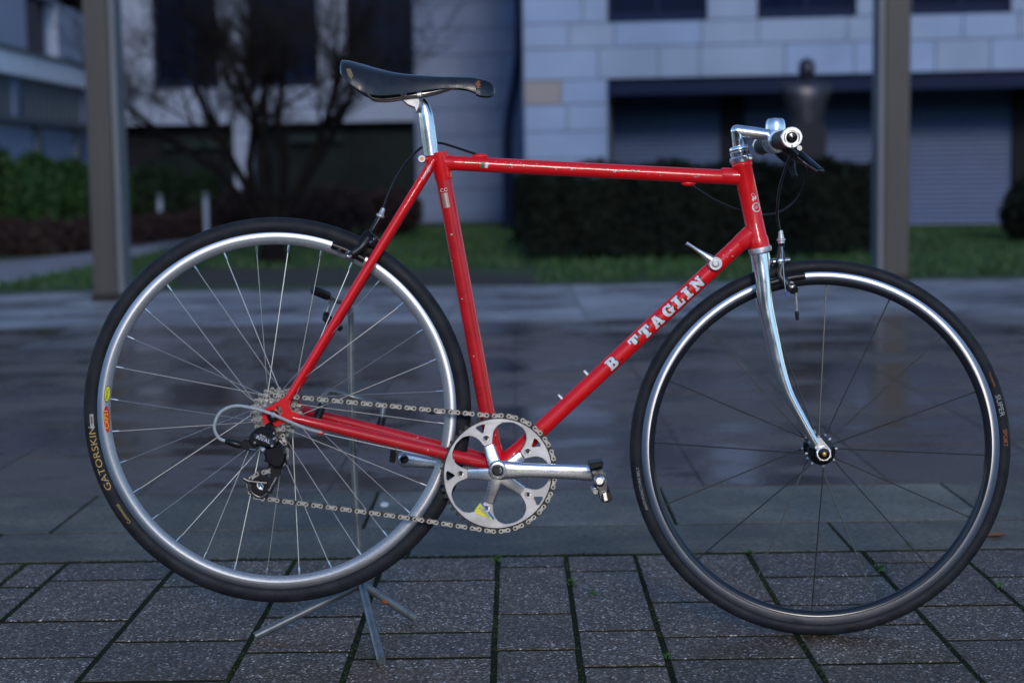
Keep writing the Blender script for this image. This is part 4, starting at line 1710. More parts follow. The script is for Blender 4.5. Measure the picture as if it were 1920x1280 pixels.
# --- seatpost and saddle
sp = link('seatpost', None, bike)
mb = MB()
tube(mb, spline([B(809, 292), B(806, 270), B(802, 240), B(798.5, 215), B(795, 199), B(790, 188)], 4), interp([0.0133, 0.0133, 0.0133, 0.0126, 0.0100, 0.0060], 4), 24)
obj('post', mb, M['alloy'], sp)
mb = MB()
prism(mb, [[V2(B(x, y)) for x, y in ((752, 183), (786, 183), (789, 193), (787, 202), (781, 212), (777, 203), (764, 198), (756, 191))]], -0.014, 0.014, bev=0.002)
obj('head_clamp', mb, M['satin'], sp)
for (xa, xb, ya, yb) in ((752, 763, 171, 183), (780, 792, 168, 182)):
    mb = MB()
    p, q = B(xa, yb, 0.02), B(xb, ya, 0.02)
    box(mb, (p.x, -0.027, p.z), (q.x, 0.027, q.z), bev=0.002)
    obj('rail_clip', mb, M['satin'], sp)
saddle = link('saddle', None, bike)
stn = [(639, 116, 137, .050), (643, 114.5, 144, .060), (656, 116, 156, .068), (680, 122, 172, .070), (705, 129, 179, .064), (740, 137, 178, .050), (775, 141, 173.5, .038), (815, 143.5, 167.5, .028), (850, 144.5, 165, .0225), (875, 145, 167.5, .0205), (892, 145.5, 174, .0200)]
nose = [(892.5, 147, 176.5, .0212), (902, 148.5, 180, .0205), (914, 151.5, 181, .0180), (922, 156, 179.5, .0140), (927, 162, 176, .0080), (929, 167, 171, .002)]


def shell(st):
    mb = MB()
    K = 14
    vs, fs = [], []
    row = 2 * K + 1 + 5
    for (px, t, b, hw) in st:
        x = B(px, (t + b) / 2, hw * 0.6).x
        zt_ = B(px, t, 0.0).z
        zb_ = B(px, b, hw * 0.9).z
        prof = []
        for k in range(-K, K + 1):
            a = k / K
            yy = math.sin(a * PI / 2)
            zz = (1 - abs(yy) ** 3.2) ** (1 / 1.8)
            prof.append((yy * hw, zb_ + (zt_ - zb_) * zz))
        for j in range(5):
            a = 1 - 2 * (j + 1) / 6
            prof.append((a * hw * 0.93, zb_ + (zt_ - zb_) * 0.25 * (1 - a * a) + 0.001))
        vs += [(x, y_, z_) for y_, z_ in prof]
    n = len(st)
    for i in range(n - 1):
        for k in range(row):
            k2 = (k + 1) % row
            fs.append((i * row + k, (i + 1) * row + k, (i + 1) * row + k2, i * row + k2))
    fs.append(tuple(range(row)))
    fs.append(tuple((n - 1) * row + k for k in reversed(range(row))))
    mb.add(vs, fs)
    return mb


def smooth_st(st, n=3):
    P = [Vector((s[0], s[1], s[2])) for s in st]
    Q = spline(P, n)
    H = interp([s[3] for s in st], n)
    return [(q.x, q.y, q.z, h) for q, h in zip(Q, H)]


obj('seat_cover', shell(smooth_st(stn)), M['leather'], saddle, angle=50)
obj('nose_cover', shell(smooth_st(nose)), M['gloss'], saddle, angle=50)
mb = MB()
x_ = B(896, 160, 0.02).x
vs = []
for k in range(9):
    a = R(-10 + k * 12)
    y_ = -0.0218 * math.cos(a)
    z_ = B(896, 163, 0.02).z + 0.0145 * math.sin(a)
    vs += [(x_ - 0.003 + 0.002 * math.sin(k * 2), y_, z_), (x_ + 0.004 + 0.002 * math.cos(k * 3), y_, z_)]
mb.add(vs, [(2 * i, 2 * i + 1, 2 * i + 3, 2 * i + 2) for i in range(8)])
obj('tape_scrap', mb, M['rust'], saddle)
mb = MB()
p = B(656, 138, 0.066)
prism(mb, [[(p.x - 0.006, p.z + 0.008), (p.x + 0.001, p.z + 0.008), (p.x + 0.006, p.z - 0.004), (p.x + 0.002, p.z - 0.010), (p.x - 0.003, p.z - 0.004)]], -0.0672, -0.060)
obj('rivet_patch', mb, mat('worn_brass_patch', (0.12, 0.085, 0.03), 0.5), saddle)
for s in (1, -1):
    pts = [(B(x, y, l), l) for x, y, l in ((688, 173, .026), (695, 181, .024), (704, 184.5, .022), (725, 185, .022), (757, 181, .022), (795, 176, .022), (820, 171, .017), (838, 166, .012), (860, 160, .008))]
    mb = MB()
    tube(mb, spline([Vector((q.x, -s * l, q.z)) for q, l in pts], 3), 0.0036, 10)
    obj('rail', mb, varied('dull_rail', (0.5, 0.48, 0.45), (0.35, 0.33, 0.31), 80, 0.3, metal=1.0), saddle)

# --- wheels


def ell_prof(rc, a, b, n=20):
    return [(rc + a * math.cos(t), b * math.sin(t)) for t in [2 * PI * k / n for k in range(n)]]


def tyre_side(C, rc, a, b):
    def f(phi0, cw=True):
        def g(s, t, lift=0.0004):
            rho = rc + t
            ph = phi0 - s / rc if cw else phi0 + s / rc
            q = max(0.0, 1 - (t / a) ** 2)
            return C + Vector((rho * math.cos(ph), -b * math.sqrt(q) - lift, rho * math.sin(ph)))
        return g
    return f


def make_wheel(name, C, R_out, rim_o, rim_mid, rim_i, tw, rw, front):
    Wh = link(name, None, bike)
    Wh.location = C
    if front:
        Wh.rotation_euler = (0, 0, STE)
    rc = (R_out + rim_o - 0.004) / 2
    a = (R_out - rim_o + 0.004) / 2
    mb = MB()
    lathe(mb, ell_prof(rc, a, tw / 2, 24), seg=160, closed=True)
    obj('tyre', mb, M['rubber'], Wh, angle=60)
    # brake track + hoop
    mb = MB()
    h = rw / 2
    lathe(mb, [(rim_o, h - 0.004), (rim_o, h - 0.0005), (rim_o - 0.0006, h), (rim_mid, h - 0.0006)], seg=160, mi=0)
    lathe(mb, [(rim_o, -h + 0.004), (rim_o, -h + 0.0005), (rim_o - 0.0006, -h), (rim_mid, -h + 0.0006)], seg=160, mi=0)
    mb.f = [f for f in mb.f if len(f) == 4]
    mb.m = [0] * len(mb.f)
    rim = obj('rim', mb, [M['brake'] if front else M['brake_rear']], Wh, angle=60)
    mb = MB()
    lathe(mb, [(rim_mid - 0.0002, h - 0.0010), (rim_mid - 0.003, h - 0.0012), (rim_i + 0.004, h * 0.62), (rim_i + 0.0006, h * 0.35), (rim_i, 0), (rim_i + 0.0006, -h * 0.35), (rim_i + 0.004, -h * 0.62), (rim_mid - 0.003, -h + 0.0012), (rim_mid - 0.0002, -h + 0.0010)], seg=160)
    mb.f = [f for f in mb.f if len(f) == 4]
    mb.m = [0] * len(mb.f)
    obj('rim_hoop', mb, M['rim_black'] if front else M['rim_grey'], Wh, angle=60)
    return Wh, rc, a


RW, rrc, ra = make_wheel('rear_wheel', RC, RR, 0.3165, 0.3055, 0.2945, 0.026, 0.021, False)
FW, frc, fa = make_wheel('front_wheel', FC, FR, 0.3165, 0.3035, 0.2925, 0.0235, 0.020, True)

# spokes: rear, 32 three-cross
def spoke_mesh(name, rim_r, rim_y, hub_r, hub_y, dphi, r, m, nip=True):
    mb = MB()
    p = Vector((rim_r, rim_y, 0))
    q = Vector((hub_r * math.cos(dphi), hub_y, hub_r * math.sin(dphi)))
    tube(mb, [p, q], r, 6)
    d = (q - p).normalized()
    if nip:
        tube(mb, [p, p + d * 0.011, p + d * 0.014], [0.0019, 0.0019, 0.0011], 8)
    return mb.mesh(name, m)


sm = [spoke_mesh('spoke', 0.295, sgn_ * 0.001, 0.0215, y_, dp, 0.00082, M['spoke']) for sgn_, y_, dp in
      ((-1, -0.018, R(64)), (1, 0.034, R(64)), (-1, -0.018, R(-64)), (1, 0.034, R(-64)))]
for k in range(32):
    o = link('spoke', sm[k % 4], RW)
    o.rotation_euler = (0, -R(174.7 + 11.25 * k), 0)
# front, 16 dark spokes with alloy ends at the hub
fm = []
for sg_, dp in ((-1, R(14)), (1, R(-14))):
    mb = MB()
    p = Vector((0.293, 0, 0))
    q = Vector((0.0225 * math.cos(dp), sg_ * 0.030, 0.0225 * math.sin(dp)))
    d = (p - q).normalized()
    tube(mb, [p, q], 0.00115, 6)
    tube(mb, [p, p - d * 0.005], [0.0016, 0.0012], 6)
    fm.append((mb.mesh('spoke', M['blackspoke']), q, d))
for k in range(16):
    me, q, d = fm[k % 2]
    o = link('spoke', me, FW)
    rot = (0, -R(87.3 + 22.5 * k), 0)
    o.rotation_euler = rot
    mb = MB()
    tube(mb, [q - d * 0.006, q + d * 0.006], 0.0022, 8)
    if k < 2:
        nm = mb.mesh('spoke_end', M['satin'])
        fm[k % 2] = (me, q, d)
        fm.append(nm)
    e_ = link('spoke_end', fm[2 + k % 2], FW)
    e_.rotation_euler = rot
# hubs
mb = MB()
lathe(mb, [(0.008, -0.058), (0.010, -0.052), (0.013, -0.040), (0.024, -0.036), (0.0245, -0.027), (0.016, -0.024), (0.012, 0.0), (0.016, 0.024), (0.0245, 0.027), (0.024, 0.036), (0.013, 0.040), (0.010, 0.052), (0.008, 0.058)], seg=32)
fh_ = obj('hub', mb, M['gloss'], FW)
mb = MB()
lathe(mb, [(0.0105, -0.054), (0.0130, -0.056), (0.0130, -0.062), (0.0118, -0.0645), (0.0105, -0.0645), (0.0100, -0.062)], seg=28)
qr = obj('quick_release', mb, M['chrome'], FW)
mb = MB()
lathe(mb, [(0.0100, -0.061), (0.0095, -0.067), (0.0040, -0.069), (0.0038, -0.068)], seg=24)
obj('quick_release_cap', mb, M['gloss'], FW)
mb = MB()
lathe(mb, [(0.0036, -0.068), (0.0036, -0.071), (0.0018, -0.0715)], seg=16)
obj('skewer_end', mb, M['brass'], FW)
mb = MB()
lathe(mb, [(0.004, 0.05), (0.010, 0.062), (0.010, 0.072), (0.004, 0.074)], seg=20)
tube(mb, [(0, 0.066, 0), (-0.012, 0.070, 0.03), (-0.028, 0.068, 0.055)], [0.005, 0.004, 0.004], 8)
obj('quick_release_lever', mb, M['chrome'], FW)
mb = MB()
lathe(mb, [(0.010, -0.060), (0.012, -0.045), (0.012, -0.02), (0.024, -0.020), (0.0245, -0.016), (0.014, -0.013), (0.013, 0.02), (0.023, 0.030), (0.0235, 0.036), (0.012, 0.040), (0.009, 0.062)], seg=32)
obj('hub', mb, M['satin'], RW)
mb = MB()
lathe(mb, [(0.0095, -0.062), (0.0105, -0.067), (0.0105, -0.073), (0.0085, -0.078), (0.0030, -0.080), (0.0001, -0.0795)], seg=28)
obj('axle_nut', mb, M['gloss'], RW)
mb = MB()
ball(mb, (0, -0.0795, 0), 0.0022, 10, 6)
obj('axle_tip', mb, M['chrome'], RW)


def gear_loop(n, r, h=0.0022, c=(0, 0), a0=0.0):
    L = []
    for k in range(n):
        for f_, rr in ((-.36, r - h), (-.16, r + h * 0.7), (-.06, r + h), (.06, r + h), (.16, r + h * 0.7), (.36, r - h)):
            t = a0 + 2 * PI * (k + f_) / n
            L.append((c[0] + rr * math.cos(t), c[1] + rr * math.sin(t)))
    return L


def circ(r, n=24, c=(0, 0)):
    return [(c[0] + r * math.cos(2 * PI * k / n), c[1] + r * math.sin(2 * PI * k / n)) for k in range(n)]


cs = link('cassette', None, RW) if False else None
for i, n in enumerate((22, 21, 19, 17, 16, 15, 14, 12)):
    mb = MB()
    y_ = -0.024 - i * 0.0042
    r_ = 0.0127 / (2 * math.sin(PI / n))
    holes = []
    if n > 16:
        for k in range(6):
            t = 2 * PI * k / 6 + i
            holes.append(circ(r_ * 0.13, 8, (r_ * 0.62 * math.cos(t), r_ * 0.62 * math.sin(t))))
    prism(mb, [gear_loop(n, r_ - 0.001, 0.0024, a0=i * 0.21), *holes], y_ - 0.0008, y_ + 0.0008)
    obj('sprocket', mb, M['sprocket'] if i % 2 else M['steel'], RW, angle=25)

# print on tyres and rims
rt = tyre_side(Vector((0, 0, 0)), rrc, ra, 0.013)


def ring_text(body, size, phi, dr, f, m, parent, name, spread=1.0, xs=1.0, mid=0.0):
    me = text_mesh(body, size, sub=1)
    g = f(R(phi))
    mapped(name, me, lambda x, y: g(x * xs, y * spread + dr, 0.0006), m, parent)


# children of the tyres
rty = [c for c in RW.children if c.name.startswith('tyre')][0]
fty = [c for c in FW.children if c.name.startswith('tyre')][0]
ring_text('GATORSKIN', 0.0165, 193.6, -0.0015, rt, M['gold'], rty, 'tyre_lettering', xs=1.30)
ring_text('Continental', 0.0085, 212.5, -0.001, rt, M['gold'], rty, 'tyre_lettering')
g = rt(R(181.8))
mapped('tyre_label', glyph_mesh([[(-.5, -.5), (.5, -.5), (.5, .5), (-.5, .5)]], 4), lambda x, y: g(x * 0.026, y * 0.0065 - 0.002, 0.0006), M['greyprint'], rty)
g2 = rt(R(181.4))
mapped('tyre_label', glyph_mesh([[(-.5, -.5), (.5, -.5), (.5, .5), (-.5, .5)]], 4), lambda x, y: g2(x * 0.013, y * 0.0032 - 0.002, 0.0010), M['rust'], rty)
ft_ = tyre_side(Vector((0, 0, 0)), frc, fa, 0.01175)
ring_text('SUPER', 0.0125, 13.5, 0.0, ft_, M['greyprint'], fty, 'tyre_lettering', xs=1.15)
ring_text('SPORT', 0.0105, 3.2, 0.001, ft_, M['orange'], fty, 'tyre_lettering')
ring_text('Continental', 0.0062, 22.0, 0.001, ft_, M['orange'], fty, 'tyre_lettering', xs=0.9)
ring_text('ANTI PUNCTURE BELT', 0.0068, 192.0, 0.0, ft_, M['greyprint'], fty, 'tyre_lettering', xs=1.15)


def rim_side(phi0):
    def f(s, t, lift=0.0004):
        rho = 0.3005 + t
        ph = R(phi0) - s / 0.30
        yy = 0.0095 if rho > 0.3025 else 0.0093 - (0.3025 - rho) / (0.3025 - 0.2985) * 0.0029
        return Vector((rho * math.cos(ph), -yy - lift, rho * math.sin(ph)))
    return f


oval = lambda a, b, n=26: [(a * math.cos(2 * PI * k / n), b * math.sin(2 * PI * k / n)) for k in range(n)]
rimo = [c for c in RW.children if c.name.startswith('rim_hoop')][0]
f1 = rim_side(172.9)
mapped('rim_sticker', glyph_mesh([oval(0.0145, 0.0046)], 2), lambda x, y: f1(x, y, 0.0007), M['ink'], rimo)
mapped('rim_sticker', glyph_mesh([oval(0.0132, 0.0040)], 2), lambda x, y: f1(x + 0.0003, y - 0.0004, 0.0011), M['yellow'], rimo)
mapped('rim_lettering', text_mesh('MAVIC', 0.0074, sub=1), lambda x, y: f1(x * 0.85, y * 0.8 - 0.0004, 0.0015), M['ink'], rimo)
f2_ = rim_side(181.4)
mapped('rim_sticker', glyph_mesh([oval(0.0235, 0.0050)], 2), lambda x, y: f2_(x, y, 0.0007), M['redink'], rimo)
mapped('rim_lettering', text_mesh('CXP21', 0.0112, sub=1), lambda x, y: f2_(x * 1.05, y * 0.78, 0.0012), M['yellow'], rimo)

# --- crankset
ck = link('crankset', None, bike)
CW = 0.0445                        # chain line, towards the camera
bolts = [35.5 + 72 * k for k in range(5)]


def ring_in(theta):
    d = min(abs((theta - b + 180) % 360 - 180) for b in bolts)
    pts = [(0, .0535), (8.2, .0535), (8.6, .056), (10.2, .066), (13, .075), (18, .0835), (25, .0895), (36, .0915)]
    for (a, ra_), (b, rb) in zip(pts, pts[1:]):
        if a <= d <= b:
            return ra_ + (rb - ra_) * (d - a) / (b - a)
    return .0915


NT = 50
r_t = 0.0127 / (2 * math.sin(PI / NT))


def bio(r, t):                      # slightly oval ring
    return r * (1 + 0.018 * math.cos(2 * (t - R(62))))


outer = []
for (x, z) in gear_loop(NT, r_t - 0.001, 0.0030, a0=0.02):
    t = math.atan2(z, x)
    r_ = bio(math.hypot(x, z), t)
    outer.append((BB_.x + r_ * math.cos(t), BB_.z + r_ * math.sin(t)))
inner = [(BB_.x + bio(ring_in(a), R(a)) * math.cos(R(a)), BB_.z + bio(ring_in(a), R(a)) * math.sin(R(a))) for a in range(0, 360, 2)]
mb = MB()
plate_o = [(BB_.x + bio(r_t - 0.0055, 2 * PI * k / 120) * math.cos(2 * PI * k / 120), BB_.z + bio(r_t - 0.0055, 2 * PI * k / 120) * math.sin(2 * PI * k / 120)) for k in range(120)]
holes = []
for b in bolts:
    tri = [(0.0775, 0), (0.0885, -5.2), (0.0905, 0), (0.0885, 5.2)]
    tri = [(0.0765, -1.0), (0.0765, 1.0), (0.0885, 5.6), (0.0905, 3.5), (0.0905, -3.5), (0.0885, -5.6)]
    if abs(b - 251.5) > 1:
        holes.append([(BB_.x + r_ * math.cos(R(b + a + 2)), BB_.z + r_ * math.sin(R(b + a + 2))) for r_, a in tri])
bh = [circ(0.0042, 12, (BB_.x + 0.065 * math.cos(R(b)), BB_.z + 0.065 * math.sin(R(b)))) for b in bolts]
prism(mb, [plate_o, inner, *holes], -CW - 0.0022, -CW + 0.0012, bev=0.0006)
cr_ = obj('chainring', mb, varied('grimy_ring_alloy', (0.62, 0.605, 0.62), (0.40, 0.385, 0.39), 28, 0.42, metal=0.8, r2=0.55), ck, angle=30)
mb = MB()
ring_i = [(BB_.x + bio(r_t - 0.0095, 2 * PI * k / 120) * math.cos(2 * PI * k / 120), BB_.z + bio(r_t - 0.0095, 2 * PI * k / 120) * math.sin(2 * PI * k / 120)) for k in range(120)]
prism(mb, [outer, ring_i], -CW - 0.0010, -CW + 0.0009)
obj('chainring_teeth', mb, M['darksteel'], ck, angle=30)
for b in bolts:
    p = BB_ + Vector((0.065 * math.cos(R(b)), -CW - 0.0026, 0.065 * math.sin(R(b))))
    mb = MB()
    lathe(mb, [(0.0062, 0.006), (0.0064, 0.0), (0.0058, -0.0018), (0.0030, -0.0020), (0.0026, 0.0015)], p, (0, 1, 0), 20)
    bo = obj('chainring_bolt', mb, M['chrome'], ck)
    mb = MB()
    lathe(mb, [(0.0027, 0.0002), (0.0001, 0.0004)], p, (0, 1, 0), 12)
    obj('bolt_socket', mb, M['ink'], bo)


def loft(mb, secs, K=16, pw=2.6):
    """secs: centre, along-normal half height vector, thickness (y) half"""
    vs, fs = [], []
    for c, hv, ty in secs:
        for k in range(K):
            t = 2 * PI * k / K
            cx_, sx_ = math.cos(t), math.sin(t)
            a = math.copysign(abs(cx_) ** (2 / pw), cx_)
            b = math.copysign(abs(sx_) ** (2 / pw), sx_)
            vs.append(c + hv * a + Vector((0, b * ty, 0)))
    n = len(secs)
    for i in range(n - 1):
        for k in range(K):
            k2 = (k + 1) % K
            fs.append((i * K + k, i * K + k2, (i + 1) * K + k2, (i + 1) * K + k))
    fs.append(tuple(reversed(range(K))))
    fs.append(tuple((n - 1) * K + k for k in range(K)))
    mb.add(vs, fs)


def arm(px_list, lat0, lat1, s=1):
    secs = []
    n = len(px_list)
    P = []
    for i, (px, py, hh, th) in enumerate(px_list):
        lat = lat0 + (lat1 - lat0) * i / (n - 1)
        p = B(px, py, lat)
        P.append((p, hh * PXM, th))
    for i, (p, hh, th) in enumerate(P):
        d = (P[min(i + 1, n - 1)][0] - P[max(i - 1, 0)][0]).normalized()
        nv = Vector((-d.z, 0, d.x)).normalized()
        secs.append((p, nv * hh, th))
    return secs


mb = MB()
loft(mb, arm([(921, 881, 10, .006), (926, 881, 16, .008), (938, 881, 18, .009), (955, 881, 16.5, .0085), (980, 881.5, 14, .0075), (1020, 882.5, 13.3, .007), (1060, 884, 13.5, .0068), (1090, 885.5, 14.2, .0068), (1108, 886.5, 15, .007), (1118, 887, 13, .0065), (1123, 887, 8, .005)], 0.060, 0.076))
lathe(mb, [(0.0165, 0.012), (0.0165, -0.004), (0.0145, -0.009), (0.0118, -0.0095), (0.0112, -0.006)], B(933, 880.5, 0.0655), (0, 1, 0), 32)
ca = obj('crank_arm', mb, M['alloy'], ck, angle=50)
mb = MB()
lathe(mb, [(0.0108, 0.0), (0.0108, -0.0068), (0.0080, -0.0075), (0.0070, -0.0062), (0.0045, -0.0062), (0.004, -0.0075), (0.001, -0.0075)], B(933, 880.5, 0.0655), (0, 1, 0), 24)
obj('crank_bolt', mb, M['darksteel'], ck)
for b in bolts:
    mb = MB()
    d = Vector((math.cos(R(b)), 0, math.sin(R(b))))
    nv = Vector((-d.z, 0, d.x))
    c0 = BB_ + Vector((0, -0.055, 0))
    loft(mb, [(c0 + d * 0.004, nv * 0.013, .005), (c0 + d * 0.018, nv * 0.0118, .0048), (c0 + d * 0.035 + Vector((0, .004, 0)), nv * 0.0102, .0045), (c0 + d * 0.0525 + Vector((0, .0065, 0)), nv * 0.0098, .004)], pw=4)
    obj('spider_arm', mb, M['alloy'], ck, angle=40)
mb = MB()
loft(mb, arm([(938, 880, 8, .006), (925, 880, 14, .008), (900, 878, 12, .007), (860, 874, 10.5, .0065), (810, 868, 10.5, .0065), (775, 863, 13, .0065), (757, 861, 15, .0065), (747, 860, 10, .005)], -0.060, -0.076))
fc_ = obj('crank_arm', mb, M['alloy'], ck, angle=50)
mb = MB()
lathe(mb, [(0.0078, 0.0), (0.0078, -0.0045), (0.005, -0.005), (0.001, -0.002)], B(758, 860, -0.0685), (0, 1, 0), 20)
obj('axle_hole', mb, M['gloss'], ck)
# chainring sticker
sk = [V2(B(x, y, CW)) for x, y in ((899, 941), (906, 944), (927, 972), (889, 962))]
mb = MB()
prism(mb, [[V2(B(x, y, CW)) for x, y in ((900, 942), (903, 940.5), (928, 971.5), (924, 973))]], -CW - 0.0028, -CW - 0.0021)
st_ = obj('sticker_edge', mb, M['blueink'], ck, smooth=False)
mb = MB()
prism(mb, [[V2(B(x, y, CW)) for x, y in ((900, 942), (889.5, 956), (893, 961.5), (921, 973), (923.5, 972.8))]], -CW - 0.0030, -CW - 0.0021)
st_ = obj('chainring_sticker', mb, M['yellow'], ck, smooth=False)
pA, pB = B(920, 970, CW), B(897, 948, CW)
ev = (pB - pA).normalized()
nv = Vector((ev.z, 0, -ev.x))
pm = pA.lerp(pB, 0.5) + nv * -0.001
me = text_mesh('biopace', 0.0098)
mapped('sticker_lettering', me, lambda x, y: pm + ev * x * 0.85 - nv * y + Vector((0, -0.0034, 0)), M['blueink'], ck)
ckl = [c for c in ck.children if c.name.startswith('sticker_lettering')][0]

# pedals
def pedal(name, px, py, lat0, s, tilt, prof):
    P_ = link(name, None, bike)
    c = B(px, py, lat0)
    ct, st2 = math.cos(tilt), math.sin(tilt)

    def T(x, z):
        x, z = x * 0.86, z * 0.86
        return (c.x + x * ct - z * st2, c.z + x * st2 + z * ct)
    mb = MB()
    lathe(mb, [(0.0075, s * 0.004), (0.0075, -s * 0.010), (0.0095, -s * 0.012), (0.0095, -s * 0.075), (0.006, -s * 0.080)], c, (0, 1, 0), 18)
    obj('axle', mb, M['chrome'], P_)
    ya, yb = c.y - s * 0.018, c.y - s * 0.070
    mb = MB()
    prism(mb, [[T(*p) for p in ((-.014, .020), (.010, .022), (.014, .008), (.016, -.020), (.012, -.036), (-.002, -.040), (-.006, -.020), (-.012, .004))]], yb, ya, bev=0.002)
    obj('body', mb, M['pedal'], P_, angle=30)
    mb = MB()
    prism(mb, [[T(*p) for p in ((-.016, .022), (.012, .025), (.012, .035), (-.014, .034))]], yb + s * 0.004, ya - s * 0.004, bev=0.0015)
    obj('toe_plate', mb, M['black'], P_, angle=30)
    mb = MB()
    prism(mb, [[T(*p) for p in ((.000, -.030), (.018, -.022), (.022, -.040), (.012, -.046), (.000, -.043))]], yb - s * 0.004, ya + s * 0.001, bev=0.0015)
    obj('heel_clip', mb, M['gloss'], P_, angle=30)
    mb = MB()
    prism(mb, [[T(*p) for p in ((.004, -.026), (.010, -.024), (.011, -.040), (.005, -.041))]], yb - s * 0.008, yb - s * 0.004)
    obj('heel_plate', mb, M['chrome'], P_, smooth=False)
    mb = MB()
    for k in range(6):
        lathe(mb, [(0.0050, 0.001), (0.0058, 0.0), (0.0050, -0.001)], Vector((T(-.010, -.022)[0], c.y - s * (0.028 + k * 0.006), T(-.010, -.022)[1])), (0, 1, 0), 12)
    tube(mb, [(T(-.010, -.022)[0], ya, T(-.010, -.022)[1]), (T(-.010, -.022)[0], yb, T(-.010, -.022)[1])], 0.0042, 10)
    obj('spring', mb, M['steel'], P_)
    mb = MB()
    lathe(mb, [(0.0065, 0.0), (0.0065, -s * 0.003), (0.004, -s * 0.0035)], Vector((T(.001, -.006)[0], yb, T(.001, -.006)[1])), (0, 1, 0), 16)
    obj('end_cap', mb, M['ink'], P_)
    return P_


pedal('pedal', 1118, 888, 0.078, 1, R(6), None)
pedal('pedal', 760, 861, -0.078, -1, R(80), None)

# --- chain
CY = -CW
def cpath():
    pts = []

    def P(px, py):
        p = B(px, py, 0.043)
        return Vector((p.x, CY, p.z))
    cas = P(521, 773)
    r1 = 0.0305
    for a in range(-72, -281, -8):
        pts.append(cas + Vector((r1 * math.cos(R(a)), 0, r1 * math.sin(R(a)))))
    # over the chainring, clockwise
    c = Vector((BB_.x, CY, BB_.z))
    for a in range(94, -100, -3):
        r_ = bio(r_t, R(a))
        pts.append(c + Vector((r_ * math.cos(R(a)), 0, r_ * math.sin(R(a)))))
    pts.append(P(760, 969))
    lp = P(491, 910)
    for a in range(-80, -272, -12):
        pts.append(lp + Vector((0.0225 * math.cos(R(a)), 0, 0.0225 * math.sin(R(a)))))
    for px, py in ((507, 882), (523, 875), (534, 866), (539, 853), (537, 838), (532, 822), (529, 808)):
        pts.append(P(px, py))
    return pts, lp


cp, LP = cpath()
chain = link('chain', None, bike)


def fig8(r, waist, n=7):
    L = []
    h = 0.00635
    for k in range(n):
        t = -PI / 2 - R(25) + (PI + R(50)) * k / (n - 1)
        L.append((h + r * math.cos(t), r * math.sin(t)))
    L.append((0, waist))
    for k in range(n):
        t = PI / 2 - R(25) + (PI + R(50)) * k / (n - 1)
        L.append((-h + r * math.cos(t), r * math.sin(t)))
    L.append((0, -waist))
    return L


def link_mesh(outer_):
    mb = MB()
    r = 0.0043
    y_ = 0.0034 if outer_ else 0.0024
    for s in (1, -1):
        prism(mb, [fig8(r, 0.0027)], s * y_ - 0.0005, s * y_ + 0.0005)
    if outer_:
        for x in (-0.00635, 0.00635):
            lathe(mb, [(0.0019, -0.0046), (0.0019, 0.0046)], (x, 0, 0), (0, 1, 0), 8, mi=1)
    else:
        for x in (-0.00635, 0.00635):
            lathe(mb, [(0.0038, -0.0018), (0.0038, 0.0018)], (x, 0, 0), (0, 1, 0), 10, mi=1)
    return mb.mesh('chain_link', [M['steel'] if outer_ else M['darksteel'], M['darksteel'] if outer_ else M['steel']], angle=25)


lm = [link_mesh(True), link_mesh(False)]
seg_ = []
cp2 = cp + [cp[0]]
tot = sum((cp2[i + 1] - cp2[i]).length for i in range(len(cp2) - 1))
nl = int(round(tot / 0.0127 / 2)) * 2
pit = tot / nl


def at_len(s):
    s %= tot
    for i in range(len(cp2) - 1):
        L = (cp2[i + 1] - cp2[i]).length
        if s <= L:
            return cp2[i].lerp(cp2[i + 1], s / L if L else 0)
        s -= L
    return cp2[-1].copy()


for k in range(nl):
    p, q = at_len(k * pit), at_len((k + 1) * pit)
    o = link('chain_link', lm[k % 2], chain)
    o.location = (p + q) / 2
    d = q - p
    o.rotation_euler = (0, -math.atan2(d.z, d.x), 0)

# --- rear derailleur
rd = link('rear_derailleur', None, bike)


def plate(name, pxs, l0, l1, m, bev=0.0015, parent=rd):
    mb = MB()
    lm_ = (l0 + l1) / 2
    prism(mb, [[V2(B(x, y, lm_)) for x, y in pxs]], -max(l0, l1), -min(l0, l1), bev=bev)
    return obj(name, mb, m, parent, angle=30)


p = B(504.5, 803, 0.075)
mb = MB()
lathe(mb, [(0.0098, 0.010), (0.0098, -0.004), (0.0085, -0.0065), (0.0042, -0.0065), (0.0038, -0.002), (0.0001, -0.002)], p, (0, 1, 0), 24)
obj('mount_bolt', mb, M['gloss'], rd)
body = plate('body', ((466, 824), (472, 811), (482, 802), (493, 798), (505, 801), (514, 813), (520, 826), (519, 836), (506, 838), (486, 835), (478, 838), (470, 832)), 0.066, 0.084, M['gloss'], 0.003)
pl_ = plate('logo_plate', ((475, 820), (478, 812.5), (512, 823), (513, 832), (509, 833)), 0.0835, 0.0852, M['navy'], 0.0005)
pa, pb = B(479, 814, 0.086), B(511, 826, 0.086)
ev2 = (pb - pa).normalized()
nv2 = Vector((-ev2.z, 0, ev2.x))
pmid = pa.lerp(pb, 0.5) - nv2 * 0.0035
me = text_mesh('RIVAL', 0.0095)
mapped('logo_lettering', me, lambda x, y: pmid + ev2 * x * 1.05 + nv2 * y + Vector((0, -0.0008, 0)), M['white'], pl_)
me = text_mesh('SRAM', 0.0042)
pm3 = pmid + nv2 * 0.0055 - ev2 * 0.003
mapped('logo_lettering', me, lambda x, y: pm3 + ev2 * x * 1.05 + nv2 * y + Vector((0, -0.0008, 0)), M['white'], pl_)
plate('knuckle', ((499, 838), (513, 834), (524, 825), (532, 834), (537, 847), (537, 862), (529, 875), (516, 876), (504, 868), (497, 856)), 0.054, 0.074, M['gloss'], 0.004)
plate('cable_arm', ((450, 828), (462, 822), (480, 830), (478, 840), (468, 845), (455, 840)), 0.068, 0.079, M['black'], 0.002)
